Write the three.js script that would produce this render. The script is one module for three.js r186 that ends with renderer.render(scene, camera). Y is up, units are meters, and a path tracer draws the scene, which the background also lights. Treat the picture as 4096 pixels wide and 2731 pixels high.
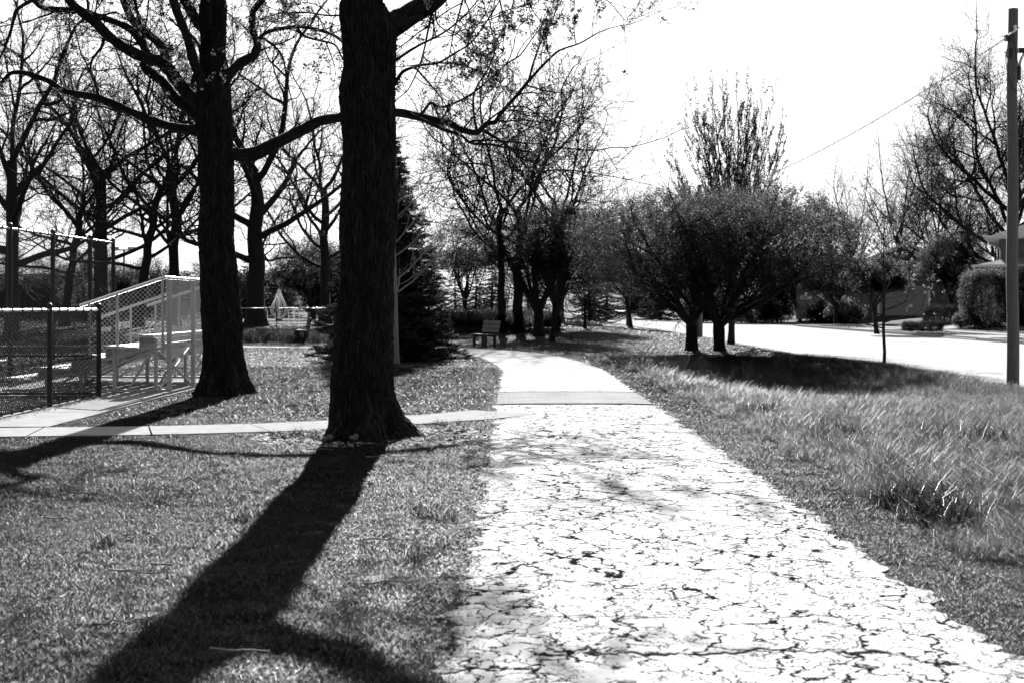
import * as THREE from 'three';
import { mergeGeometries } from 'three/addons/utils/BufferGeometryUtils.js';
import { createNoise2D, createNoise3D } from 'simplex-noise';

// ---------------------------------------------------------------- camera, sky, sun, exposure
const EYE = 1.6, FOCAL = 1422, CX = 512, HORIZON = 304;
const scene = new THREE.Scene();
const camera = new THREE.PerspectiveCamera(2 * Math.atan(341 / FOCAL) * 180 / Math.PI, 1024 / 682, 0.1, 2000);
camera.position.set(0, EYE, 0);
camera.lookAt(0, EYE, -10);
camera.setViewOffset(1024, 682, 0, 37, 1024, 682);
camera.focus = 19;
camera.userData.fStop = 4;
const SUN_EL = 25.5 * Math.PI / 180, SUN_AZ = -1.3 * Math.PI / 180;
const sunDir = new THREE.Vector3(Math.sin(SUN_AZ) * Math.cos(SUN_EL), Math.sin(SUN_EL), -Math.cos(SUN_AZ) * Math.cos(SUN_EL));
{ // clear spring sky seen towards a fairly low sun, in black and white
  const W = 512, H = 256, data = new Float32Array(W * H * 4), v = new THREE.Vector3();
  for (let j = 0; j < H; j++) for (let i = 0; i < W; i++) {
    const up = ((j + 0.5) / H - 0.5) * Math.PI, a = ((i + 0.5) / W - 0.5) * 2 * Math.PI;
    v.set(Math.cos(a) * Math.cos(up), Math.sin(up), Math.sin(a) * Math.cos(up));
    const ang = Math.acos(THREE.MathUtils.clamp(v.dot(sunDir), -1, 1)) * 180 / Math.PI;
    const L = 0.06 + 0.28 * Math.exp(-((ang / 56) ** 2)) + 0.05 * Math.exp(-Math.max(0, v.y) / 0.25);
    data.set([L, L, L, 1], (j * W + i) * 4);
  }
  const sky = new THREE.DataTexture(data, W, H, THREE.RGBAFormat, THREE.FloatType);
  sky.mapping = THREE.EquirectangularReflectionMapping; sky.magFilter = sky.minFilter = THREE.LinearFilter; sky.needsUpdate = true;
  scene.background = sky; scene.environment = sky;
}
const sun = new THREE.DirectionalLight(0xffffff, 5);
sun.name = 'sun';
sun.position.copy(sunDir).multiplyScalar(150);
sun.castShadow = true; sun.shadow.mapSize.set(4096, 4096);
Object.assign(sun.shadow.camera, { left: -70, right: 70, top: 70, bottom: -70, near: 1, far: 400 });
scene.add(sun, sun.target);
const renderer = new THREE.WebGLRenderer({ antialias: true });
renderer.toneMapping = THREE.LinearToneMapping;
renderer.toneMappingExposure = 4.4;
renderer.shadowMap.enabled = true;

// ---------------------------------------------------------------- helpers
const V = (x, y, z) => new THREE.Vector3(x, y, z);
const clamp = THREE.MathUtils.clamp, lerp = THREE.MathUtils.lerp, sstep = THREE.MathUtils.smoothstep;
function rng(seed) { let s = seed | 0; return () => { s = (s + 0x6d2b79f5) | 0; let t = Math.imul(s ^ (s >>> 15), 1 | s); t = (t + Math.imul(t ^ (t >>> 7), 61 | t)) ^ t; return ((t ^ (t >>> 14)) >>> 0) / 4294967296; }; }
const N2 = createNoise2D(rng(11)), N3 = createNoise3D(rng(12));
const gray = (v) => new THREE.Color().setRGB(v, v, v);
const std = (v, rough = 0.9, extra = {}) => new THREE.MeshPhysicalMaterial({ color: gray(v), roughness: rough, specularIntensity: rough > 0.6 ? 0.3 : 1, ...extra });
const blade = (v, rough, through, shine = 0.3) => new THREE.MeshPhysicalMaterial({ color: gray(v), roughness: rough, transmission: through, specularIntensity: shine, side: THREE.DoubleSide });
// a place in the world from where it shows in the photograph (1024 px wide) and how many metres away it stands
const at = (px, py, d) => V((px - CX) * d / FOCAL, EYE + (HORIZON - py) * d / FOCAL, -d);
const names = new Map();
const numbered = (n) => { const k = names.get(n) ?? 0; names.set(n, k + 1); return k ? n + '_' + String(k).padStart(3, '0') : n; };
function tag(o, label, category, group, kind) {
  if (label) o.userData.label = label; if (category) o.userData.category = category; if (group) o.userData.group = group; if (kind) o.userData.kind = kind; return o;
}
function thing(name, label, category, pos, turn = 0, group) {
  const o = new THREE.Group(); o.name = numbered(name); scene.add(o); o.position.copy(pos); o.rotation.y = turn; return tag(o, label, category, group);
}
function part(parent, name, geo, mat, kind) { const m = new THREE.Mesh(geo, mat); m.name = name; parent.add(m); if (kind) m.userData.kind = kind; return m; }
function solo(name, geo, mat, label, category, group) { const m = new THREE.Mesh(geo, mat); m.name = numbered(name); scene.add(m); return tag(m, label, category, group); }
function struct(name, geo, mat, parent) { const m = new THREE.Mesh(geo, mat); m.name = parent ? name : numbered(name); (parent ?? scene).add(m); if (!parent) m.userData.kind = 'structure'; return m; }
function copyOf(o, label, pos, turn = 0, scale = 1, group) {
  const c = o.clone(); c.name = numbered(o.name.replace(/_\d{3}$/, '')); scene.add(c); c.position.copy(pos); c.rotation.y = turn; c.scale.setScalar(1).multiplyScalar(1); if (Array.isArray(scale)) c.scale.set(...scale); else c.scale.setScalar(scale);
  c.userData = { ...o.userData, label }; if (group) c.userData.group = group; return c;
}
const box = (x0, y0, z0, x1, y1, z1) => new THREE.BoxGeometry(Math.abs(x1 - x0), Math.abs(y1 - y0), Math.abs(z1 - z0)).translate((x0 + x1) / 2, (y0 + y1) / 2, (z0 + z1) / 2);
const merge = (l) => mergeGeometries(l.map((g) => (g.index ? g.toNonIndexed() : g)), false);
// a straight square bar from a to b
function bar(a, b, w, h = w) {
  const g = new THREE.BoxGeometry(w, h, a.distanceTo(b)), m = new THREE.Matrix4(), z = b.clone().sub(a).normalize(), up = Math.abs(z.y) > 0.99 ? V(1, 0, 0) : V(0, 1, 0), x = up.clone().cross(z).normalize(), y = z.clone().cross(x);
  return g.applyMatrix4(m.makeBasis(x, y, z).setPosition(a.clone().add(b).multiplyScalar(0.5)));
}
const pipe = (pts, r, sides = 8, seg) => new THREE.TubeGeometry(pts.length === 2 ? new THREE.LineCurve3(pts[0], pts[1]) : new THREE.CatmullRomCurve3(pts, false, 'catmullrom', 0.3), seg ?? (pts.length === 2 ? 1 : pts.length * 4), r, sides, false);
function capped(pts, r, sides = 10) { const a = pts[0], b = pts[1], g = new THREE.CylinderGeometry(r, r, a.distanceTo(b), sides), q = new THREE.Quaternion().setFromUnitVectors(V(0, 1, 0), b.clone().sub(a).normalize()); return g.applyQuaternion(q).translate((a.x + b.x) / 2, (a.y + b.y) / 2, (a.z + b.z) / 2); }
// a sheet of triangles collected by hand
class Sheet {
  constructor() { this.p = []; this.n = []; this.u = []; this.i = []; }
  get count() { return this.p.length / 3; }
  geo() {
    const g = new THREE.BufferGeometry();
    g.setAttribute('position', new THREE.Float32BufferAttribute(this.p, 3)); g.setAttribute('normal', new THREE.Float32BufferAttribute(this.n, 3)); g.setAttribute('uv', new THREE.Float32BufferAttribute(this.u, 2)); g.setIndex(this.i); return g;
  }
  // tapered tube through points with one radius for each
  tube(pts, rad, sides, v0 = 0, bump) {
    const base = this.count, n = pts.length, t = V(0, 0, 0), x = V(0, 0, 0), y = V(0, 0, 0);
    let v = v0, had = false;
    for (let k = 0; k < n; k++) {
      t.subVectors(pts[Math.min(k + 1, n - 1)], pts[Math.max(k - 1, 0)]).normalize();
      if (!had) { x.set(0, 0, -1); if (Math.abs(t.z) > 0.9) x.set(1, 0, 0); had = true; }
      x.addScaledVector(t, -x.dot(t)).normalize(); y.crossVectors(t, x);
      if (k) v += pts[k].distanceTo(pts[k - 1]);
      for (let s = 0; s <= sides; s++) {
        const a = s / sides * Math.PI * 2, c = Math.cos(a), q = Math.sin(a), nx = x.x * c + y.x * q, ny = x.y * c + y.y * q, nz = x.z * c + y.z * q, r = rad[k] + (bump ? bump(pts[k], a, rad[k], v) : 0);
        this.p.push(pts[k].x + nx * r, pts[k].y + ny * r, pts[k].z + nz * r); this.n.push(nx, ny, nz); this.u.push(a * Math.max(rad[0], 0.05), v);
      }
    }
    for (let k = 0; k < n - 1; k++) for (let s = 0; s < sides; s++) { const a = base + k * (sides + 1) + s, b = a + sides + 1; this.i.push(a, a + 1, b, a + 1, b + 1, b); }
  }
}
function instanced(parent, name, geo, mat, list, kind = 'stuff') { // list of [x, y, z, scale, axis-turn x, y, z, tone, stretch]
  const m = new THREE.InstancedMesh(geo, mat, list.length), M = new THREE.Matrix4(), q = new THREE.Quaternion(), e = new THREE.Euler(), p = V(0, 0, 0), s = V(1, 1, 1), c = new THREE.Color();
  list.forEach((l, k) => { e.set(l[4] ?? 0, l[5] ?? 0, l[6] ?? 0, 'YXZ'); q.setFromEuler(e); p.set(l[0], l[1], l[2]); s.set(l[3], l[3] * (l[8] ?? 1), l[3]); m.setMatrixAt(k, M.compose(p, q, s)); const t = l[7] ?? 1; m.setColorAt(k, c.setRGB(t, t, t)); });
  m.name = name; parent.add(m); if (kind) m.userData.kind = kind; return m;
}

// ---------------------------------------------------------------- procedural textures
function texture(w, h, f, srgb = false, repeat) {
  const d = new Uint8Array(w * h * 4);
  for (let j = 0; j < h; j++) for (let i = 0; i < w; i++) { const v = clamp(Math.round(f(i / w, j / h) * 255), 0, 255), o = (j * w + i) * 4; d[o] = d[o + 1] = d[o + 2] = v; d[o + 3] = 255; }
  const t = new THREE.DataTexture(d, w, h); t.magFilter = THREE.LinearFilter; t.minFilter = THREE.LinearMipmapLinearFilter; t.generateMipmaps = true; t.wrapS = t.wrapT = THREE.RepeatWrapping; if (srgb) t.colorSpace = THREE.SRGBColorSpace; if (repeat) t.repeat.set(...repeat); t.needsUpdate = true; return t;
}
// noise that repeats over the unit square
const loop = (u, v, fu, fv, seed = 0) => { const a = u * Math.PI * 2, b = v * Math.PI * 2; return 0.5 * (N3(Math.cos(a) * fu / 6.28 + seed, Math.sin(a) * fu / 6.28, Math.cos(b) * fv / 6.28) + N3(Math.cos(a) * fu / 6.28 + 40 + seed, Math.sin(a) * fu / 6.28, Math.sin(b) * fv / 6.28)); };
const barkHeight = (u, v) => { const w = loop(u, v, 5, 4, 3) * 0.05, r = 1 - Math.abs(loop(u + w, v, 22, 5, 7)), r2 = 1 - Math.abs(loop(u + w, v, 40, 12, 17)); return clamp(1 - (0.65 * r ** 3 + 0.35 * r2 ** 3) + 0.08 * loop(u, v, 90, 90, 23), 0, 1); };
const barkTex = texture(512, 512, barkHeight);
const barkColShaded = texture(512, 512, (u, v) => 0.12 + 0.8 * barkHeight(u, v) ** 1.6 + 0.12 * loop(u, v, 9, 6, 31));  // bark tone, contrast widened to paint in groove shade and side light on plates
const grainTex = texture(512, 512, (u, v) => 0.6 + 0.22 * loop(u, v, 60, 3, 5) + 0.14 * loop(u, v, 150, 8, 9) + 0.06 * loop(u, v, 4, 2, 2));
const roughTex = texture(512, 512, (u, v) => 0.72 + 0.12 * loop(u, v, 6, 6, 4) + 0.1 * loop(u, v, 40, 40, 8) + 0.12 * loop(u, v, 150, 150, 12));

const M = {
  bark: std(0.045, 0.95, { map: barkColShaded, bumpMap: barkTex, bumpScale: 0.03, specularIntensity: 0.15 }),
  barkFar: std(0.022, 0.95, { specularIntensity: 0.15 }), barkPale: std(0.16, 0.85), twig: std(0.025, 0.9, { specularIntensity: 0.15 }),
  bud: blade(0.09, 0.85, 0.35), leaf: blade(0.25, 0.55, 0.55, 0.9), leafPale: blade(0.34, 0.6, 0.4, 0.6),
  needle: std(0.022, 0.75, { side: THREE.DoubleSide }),
  hedge: blade(0.035, 0.6, 0.15), grass: blade(0.062, 0.6, 0.55, 0.5), grassTall: blade(0.125, 0.6, 0.5, 0.45),
  concrete: std(0.34, 0.9, { specularIntensity: 0, map: roughTex, bumpMap: roughTex, bumpScale: 0.002 }),
  galv: std(0.42, 0.42, { metalness: 1 }), alu: std(0.62, 0.38, { metalness: 1 }), aluMatt: std(0.4, 0.55),
  black: std(0.015, 0.55, { specularIntensity: 0.6 }), wood: std(0.16, 0.9, { map: grainTex, bumpMap: grainTex, bumpScale: 0.004 }),
  white: std(0.75, 0.5), stone: std(0.25, 0.9, { map: roughTex, bumpMap: roughTex, bumpScale: 0.006 }), dirt: std(0.06, 1),
};

// ---------------------------------------------------------------- the lie of the land (d = metres in front of the camera)
const gauss = (t) => Math.exp(-t * t);
const ROAD_Y = -0.1;
function ground(x, d) {
  let y = 0.02 * N2(x * 0.12, d * 0.12) * sstep(Math.abs(x - 1) , 1.6, 4);
  y += -0.5 * gauss((x - 6.8) / 3) * gauss((d - 31) / 7.5) * sstep(x, 2.4, 4.2);
  y += 0.4 * sstep(d, 56, 74) * (1 - sstep(x, 3, 9));
  if (x > 8.6) y = lerp(y, ROAD_Y - 0.03, sstep(x, 8.6, 10.1));
  if (x > 22) { y = lerp(ROAD_Y - 0.03, 0.03, sstep(x, 22.0, 22.2)); y += 0.62 * sstep(x, 26, 34); }
  if (x > 21.9 && d > 111 && d < 122) y = Math.min(y, ROAD_Y - 0.03);
  return y;
}
const onGround = (x, d) => V(x, ground(x, d), -d);
const standing = (px, d) => onGround((px - CX) * d / FOCAL, d);

const pathLine = [[1, 0], [1, 10], [1, 20], [1, 30], [0.96, 35], [0.5, 41], [-0.35, 46.2], [-1.9, 50.3], [-4.2, 52.3], [-8, 53.3], [-14, 54.4], [-22, 55]];
const path2Line = [[-10, 73], [-3.6, 75.5], [-1.2, 80], [1, 88], [3.4, 94], [6, 97.5], [10, 99]];
const walkLine = [[-0.1, 20.9], [-0.9, 19.9], [-2.5, 18.7], [-4.7, 17.85], [-7, 17.45], [-10, 17.15]];
function near(line, x, d) { // distance from a polyline
  let b = 1e9;
  for (let k = 0; k < line.length - 1; k++) { const [ax, ay] = line[k], [bx, by] = line[k + 1], ux = bx - ax, uy = by - ay, t = clamp(((x - ax) * ux + (d - ay) * uy) / (ux * ux + uy * uy), 0, 1); b = Math.min(b, Math.hypot(x - ax - t * ux, d - ay - t * uy)); }
  return b;
}
const pathHalf = (d) => 1.27 + 0.05 * N2(d * 0.9, 3) + 0.03 * N2(d * 4, 9);
// how far a place lies outside every paved surface; negative on one
function offPaving(x, d) {
  let m = near(pathLine, x, d) - (x > -1.5 ? 1.24 : 0.85);
  m = Math.min(m, near(path2Line, x, d) - 0.8, near(walkLine, x, d) - 0.64, 10.15 + 0.18 * N2(d * 0.3, 50) - x);
  const inside = (x0, x1, d0, d1) => Math.max(x0 - x, x - x1, d0 - d, d - d1);
  m = Math.min(m, inside(-7.3, -5.95, 17.4, 25.2), inside(-10.2, -5.9, 24.6, 30.9));
  return m;
}
{ // one sheet of ground out to the horizon, fine where the camera stands
  const xs = [], ds = [];
  for (let x = -900; x <= 900;) { xs.push(x); const a = Math.abs(x - 8); x += a < 30 ? 0.5 : a < 80 ? 4 : 60; }
  for (const e of [21.95, 22.05, 22.15, 22.25]) xs.push(e);
  xs.sort((a, b) => a - b);
  for (let d = -30; d <= 1500;) { ds.push(d); d += d < 0 ? 5 : d < 60 ? 0.5 : d < 140 ? 1 : d < 300 ? 10 : 100; }
  const s = new Sheet();
  for (const d of ds) for (const x of xs) { s.p.push(x, ground(x, d), -d); s.n.push(0, 1, 0); s.u.push(x * 0.4, d * 0.4); }
  for (let j = 0; j < ds.length - 1; j++) for (let i = 0; i < xs.length - 1; i++) { const a = j * xs.length + i, b = a + xs.length; s.i.push(a, a + 1, b, a + 1, b + 1, b); }
  const g = s.geo(); g.computeVertexNormals();
  const soil = texture(512, 512, (u, v) => 0.5 + 0.3 * loop(u, v, 8, 8, 1) + 0.25 * loop(u, v, 60, 60, 6) + 0.2 * loop(u, v, 160, 160, 9));
  struct('lawn_ground', g, std(0.075, 1, { specularIntensity: 0.1, map: soil, bumpMap: soil, bumpScale: 0.03 }));
}
// a ribbon along a polyline, uv in metres across and along
function ribbon(line, half, lift, step = 0.25, from = 0, to = 1e9, follow = true) {
  const c = new THREE.CatmullRomCurve3(line.map(([x, d]) => V(x, 0, -d)), false, 'catmullrom', 0.5), L = c.getLength(), n = Math.ceil(L / step), s = new Sheet(), rows = [];
  for (let k = 0; k <= n; k++) { const t = k / n, len = t * L; if (len >= from - 1e-6 && len <= to + 1e-6) rows.push([c.getPointAt(t), c.getTangentAt(t), len]); }
  const A = 6;
  for (const [p, t, len] of rows) { const nx = -t.z, nz = t.x; for (let a = 0; a <= A; a++) {
    const q = (a / A * 2 - 1), h = typeof half === "function" ? half(len, q) : half, z = p.z + nz * q * h, X = p.x + nx * q * h, y = (follow ? ground(X, -z) : 0) + lift - (Math.abs(q) === 1 ? 0.012 : 0);
    s.p.push(X, y, z); s.n.push(0, 1, 0); s.u.push(q * h, len); } }
  for (let k = 0; k < rows.length - 1; k++) for (let a = 0; a < A; a++) { const i = k * (A + 1) + a, j = i + A + 1; s.i.push(i, i + 1, j, i + 1, j + 1, j); }
  const g = s.geo(); g.computeVertexNormals(); return g;
}
// cracked old asphalt: cell edges at two sizes, warped, with dark grit lodged in the cracks
function crackTexture(w, h, mw, mh, seed, amount) {
  const hash = (i, j, k) => { let n = Math.imul(i, 374761393) ^ Math.imul(j, 668265263) ^ Math.imul(k + seed, 2147483647 - 58); n = Math.imul(n ^ (n >>> 13), 1274126177); return ((n ^ (n >>> 16)) >>> 0) / 4294967296; };
  const cell = (x, y, sx, sy, k) => { const i = Math.floor(x * sx), j = Math.floor(y * sy); let f1 = 9, f2 = 9; for (let b = -1; b <= 1; b++) for (let a = -1; a <= 1; a++) { const dx = (i + a + hash(i + a, j + b, k)) / sx - x, dy = ((j + b + hash(i + a, j + b, k + 5)) / sy - y) * 0.6, d = Math.sqrt(dx * dx + dy * dy); if (d < f1) { f2 = f1; f1 = d; } else if (d < f2) f2 = d; } return (f2 - f1) / 2; };
  const D = new Uint8Array(w * h * 4), B = new Uint8Array(w * h * 4);
  for (let j = 0; j < h; j++) for (let i = 0; i < w; i++) {
    const x = i / w * mw, y = j / h * mh, wx = x + 0.05 * N2(x * 5, y * 5 + seed) + 0.015 * N2(x * 17, y * 17) + 0.006 * N2(x * 45, y * 45), wy = y + 0.05 * N2(x * 5 + 90, y * 5) + 0.015 * N2(x * 17 + 50, y * 17) + 0.006 * N2(x * 45 + 9, y * 45);
    const e1 = cell(wx, wy, 3.2, 1.5, 1), e2 = cell(wx + 3, wy, 9.5, 4.6, 2), e3 = cell(wx, wy, 20, 10, 3); // metres from the nearest crack
    const m1 = sstep(N2(x * 0.8 + 7, y * 0.5) + 0.3 * N2(x * 4, y * 2), -1.0, -0.3), m2 = sstep(N2(x * 1.1 + 20, y * 0.6) + 0.5 * N2(x * 6, y * 3), -1.0, -0.2), m3 = sstep(N2(x * 2.2 + 60, y * 1.6) + 0.6 * N2(x * 12, y * 8), -0.1, 0.6);
    const wid = 0.55 + 0.8 * Math.abs(N2(x * 5 + 4, y * 3));
    let c = (1 - sstep(e1, 0.0055 * wid, 0.011 * wid)) * m1;
    c = Math.max(c, 0.95 * (1 - sstep(e2, 0.0017 * wid, 0.0052 * wid)) * m2, 0.6 * (1 - sstep(e3, 0.0004, 0.0024)) * m3);
    for (const [d0, k] of [[6.45, 1], [14.6, 0.8], [15.7, 1], [17.6, 0.7], [18.8, 0.7], [11.2, 0.35], [16.9, 0.5]]) c = Math.max(c, k * sstep(N2(x * 1.1 + d0 * 3, d0) + 0.4 * N2(x * 6, d0), -0.35, 0.1) * (1 - sstep(Math.abs(y - d0 - 0.14 * N2(x * 0.9, d0) - 0.05 * N2(x * 5, d0) - 0.02 * N2(x * 16, d0)), 0.006, 0.045 * (0.4 + Math.abs(N2(x * 2.2, d0 + 3))))));
    const grit = N2(x * 110, y * 70) * 0.5 + N2(x * 55, y * 40) * 0.5, worn = sstep(N2(x * 0.9 + 31, y * 0.7) + 0.3 * N2(x * 3.5, y * 3), 0.1, 0.9);
    c = clamp(c * amount * 1.1, 0, 1);
    const speck = sstep(grit, 0.42 - 0.35 * worn, 0.85 - 0.2 * worn) * (0.25 + 0.3 * worn);
    const tone = (0.9 + 0.1 * grit) * (1 - speck) * (1 - 0.975 * c), o = (j * w + i) * 4;
    D[o] = D[o + 1] = D[o + 2] = clamp(tone * 255, 0, 255); D[o + 3] = 255; B[o] = B[o + 1] = B[o + 2] = clamp((0.8 - 0.75 * c + 0.12 * grit) * 255, 0, 255); B[o + 3] = 255;
  }
  return [D, B].map((a) => { const t = new THREE.DataTexture(a, w, h); t.magFilter = THREE.LinearFilter; t.minFilter = THREE.LinearMipmapLinearFilter; t.generateMipmaps = true; t.wrapS = t.wrapT = THREE.RepeatWrapping; t.repeat.set(1 / mw, 1 / mh); t.offset.set(0.5, 0); t.needsUpdate = true; return t; });
}
{ // the footpath: old cracked stretch, a newer patch across it, a smoother far stretch
  const path = new THREE.Group(); path.name = 'footpath'; path.userData.kind = 'structure'; scene.add(path);
  const [c1, b1] = crackTexture(1024, 2048, 2.9, 22.5, 5, 1), [c2, b2] = crackTexture(512, 1024, 2.9, 18, 91, 0.55);
  const old = std(0.45, 0.9, { specularIntensity: 0, map: c1, bumpMap: b1, bumpScale: 0.012 });
  const far = std(0.42, 0.9, { specularIntensity: 0, map: c2, bumpMap: b2, bumpScale: 0.006 });
  const patchTex = texture(512, 512, (u, v) => 0.62 + 0.2 * loop(u, v, 130, 260, 3) + 0.14 * loop(u, v, 3, 22, 8) + 0.12 * loop(u, v, 40, 90, 14), false, [0.4, 0.3]);
  const jag = (len, q) => Math.abs(q) < 1 ? 1.27 : 1.27 + 0.07 * N2(len * 1.1, q * 9) + 0.05 * N2(len * 4.5, q * 5) + 0.03 * N2(len * 13, q * 7);
  struct('cracked_asphalt', ribbon(pathLine, jag, 0.022, 0.06, 0, 22.5), old, path);
  struct('asphalt_patch', ribbon(pathLine, 1.25, 0.027, 0.25, 22.5, 25.9), std(0.36, 0.9, { specularIntensity: 0, map: patchTex, bumpMap: patchTex, bumpScale: 0.006 }), path);
  struct('smoother_asphalt', ribbon(pathLine, (l, q) => (Math.abs(q) < 1 ? 1.25 : 1.25 + 0.05 * N2(l * 1.3, q * 4) + 0.03 * N2(l * 5, q)) * (l > 48 ? lerp(1, 0.7, sstep(l, 48, 54)) : 1), 0.022, 0.12, 25.9), far, path);
  struct('footpath', ribbon(path2Line, 0.8, 0.02, 0.5), far);
  const road = std(0.4, 0.9, { specularIntensity: 0, map: roughTex, bumpMap: roughTex, bumpScale: 0.003 });
  const sheet = (x0, x1, d0, d1, y) => { const g = new THREE.PlaneGeometry(x1 - x0, d1 - d0).rotateX(-Math.PI / 2).translate((x0 + x1) / 2, y, -(d0 + d1) / 2), p = g.attributes.position; g.setAttribute('uv', new THREE.Float32BufferAttribute(Array.from({ length: p.count }, (_, k) => [p.getX(k) * 0.5, p.getZ(k) * 0.5]).flat(), 2)); return g; };
  struct('street', merge([sheet(9.6, 22, -20, 600, ROAD_Y), sheet(22, 140, 111.5, 121.5, ROAD_Y)]), road);
  // concrete kerb of the far side, with the drop at the driveway and the mouth of the side street
  const kerb = new THREE.Group(); kerb.name = 'kerb'; kerb.userData.kind = 'structure'; scene.add(kerb);
  for (let d = 40; d < 190; d += 3) { if (d > 108 && d < 123) continue; const low = d >= 66 && d < 72; struct('kerb_stone', new THREE.BoxGeometry(0.3, low ? 0.06 : 0.16, 2.98).translate(22.0, ROAD_Y + (low ? 0.02 : 0.06), -(d + 1.5)), M.concrete, kerb); }
  // concrete walk and driveways on the far side
  const far2 = new THREE.Group(); far2.name = 'far_sidewalk'; far2.userData.kind = 'structure'; scene.add(far2);
  for (let d = 44; d < 108; d += 1.5) struct('slab', box(24.6, 0.02, -d, 26.0, 0.075 + 0.004 * (d % 2), -(d + 1.485)), M.concrete, far2);
  const lane = (d0, d1, x0, x1, lift = 0.02) => { const s = new Sheet(), n = 24; for (let k = 0; k <= n; k++) for (const d of [d0, d1]) { const x = lerp(x0, x1, k / n); s.p.push(x, ground(x, d) + lift, -d); s.n.push(0, 1, 0); s.u.push(x, d); } for (let k = 0; k < n; k++) s.i.push(2 * k, 2 * k + 2, 2 * k + 1, 2 * k + 2, 2 * k + 3, 2 * k + 1); return s.geo(); };
  struct('driveway', lane(66.2, 71.8, 22.16, 24.58), M.concrete); struct('driveway', lane(66.2, 71.8, 26.02, 36), M.concrete);
  struct('driveway', lane(88, 93.5, 22.16, 24.58), M.concrete); struct('driveway', lane(88, 93.5, 26.02, 38), M.concrete);
  // concrete walk from the footpath to the bleachers, slab by slab
  const walk = new THREE.Group(); walk.name = 'sidewalk'; walk.userData.kind = 'structure'; scene.add(walk);
  const c = new THREE.CatmullRomCurve3(walkLine.map(([x, d]) => V(x, 0, -d))), L = c.getLength(), n = Math.round(L / 1.35), r = rng(8);
  for (let k = 0; k < n; k++) {
    const s = new Sheet(), lift = 0.024 + 0.008 * r();
    for (let j = 0; j <= 4; j++) { const t = clamp((k + 0.006 + j / 4 * 0.985) / n, 0, 1), p = c.getPointAt(t), g = c.getTangentAt(t); for (const q of [-1, 1]) for (const y of [lift, -0.03]) { s.p.push(p.x - g.z * q * 0.62, ground(p.x, -p.z) + y, p.z + g.x * q * 0.62); s.n.push(0, 1, 0); s.u.push(q * 0.62 + k, t * L); } }
    for (let j = 0; j < 4; j++) { const a = j * 4; s.i.push(a, a + 2, a + 4, a + 2, a + 6, a + 4, a, a + 4, a + 1, a + 4, a + 5, a + 1, a + 2, a + 3, a + 6, a + 3, a + 7, a + 6); }
    const g = s.geo().toNonIndexed(); g.computeVertexNormals(); struct('slab', g, M.concrete, walk);
  }
  for (let d = 18.35; d < 24.5; d += 1.25) struct('slab', box(-7.22, -0.03, -d, -5.98, 0.026 + 0.006 * r(), -(d + 1.236)), M.concrete, walk);
  for (const [x0, x1] of [[-10.1, -8.06], [-8.05, -5.95]]) for (let d = 24.62; d < 30.6; d += 2.05) struct('slab', box(x0, -0.03, -d, x1, 0.026 + 0.006 * r(), -(d + 2.036)), M.concrete, walk);
}

// ---------------------------------------------------------------- grass
function tuft(n, h, spread, lean, width, seg, seed, bias = 0) {
  const r = rng(seed), s = new Sheet();
  for (let k = 0; k < n; k++) {
    const a = r() * 6.283, x0 = (r() - 0.5) * 2 * spread, z0 = (r() - 0.5) * 2 * spread, l = lean * (0.3 + r()), H = h * (0.5 + 0.7 * r()), dx = Math.cos(a) * l + bias * H, dz = Math.sin(a) * l, w = width * (0.7 + 0.6 * r()), b = r() * 6.283, px = Math.cos(b) * w / 2, pz = Math.sin(b) * w / 2, base = s.count;
    for (let j = 0; j <= seg; j++) { const t = j / seg, bend = t * t, x = x0 + dx * bend, z = z0 + dz * bend, y = H * (t - 0.25 * bend * lean / h), f = j === seg ? 0.12 : 1 - 0.5 * t * t; for (const q of [-1, 1]) { s.p.push(x + q * px * f, y, z + q * pz * f); s.n.push(Math.sin(b) * 0.9, 0.4, -Math.cos(b) * 0.9); s.u.push(0, 0); } }
    for (let j = 0; j < seg; j++) { const i = base + j * 2; s.i.push(i, i + 1, i + 2, i + 1, i + 3, i + 2); }
  }
  return s.geo();
}
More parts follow.
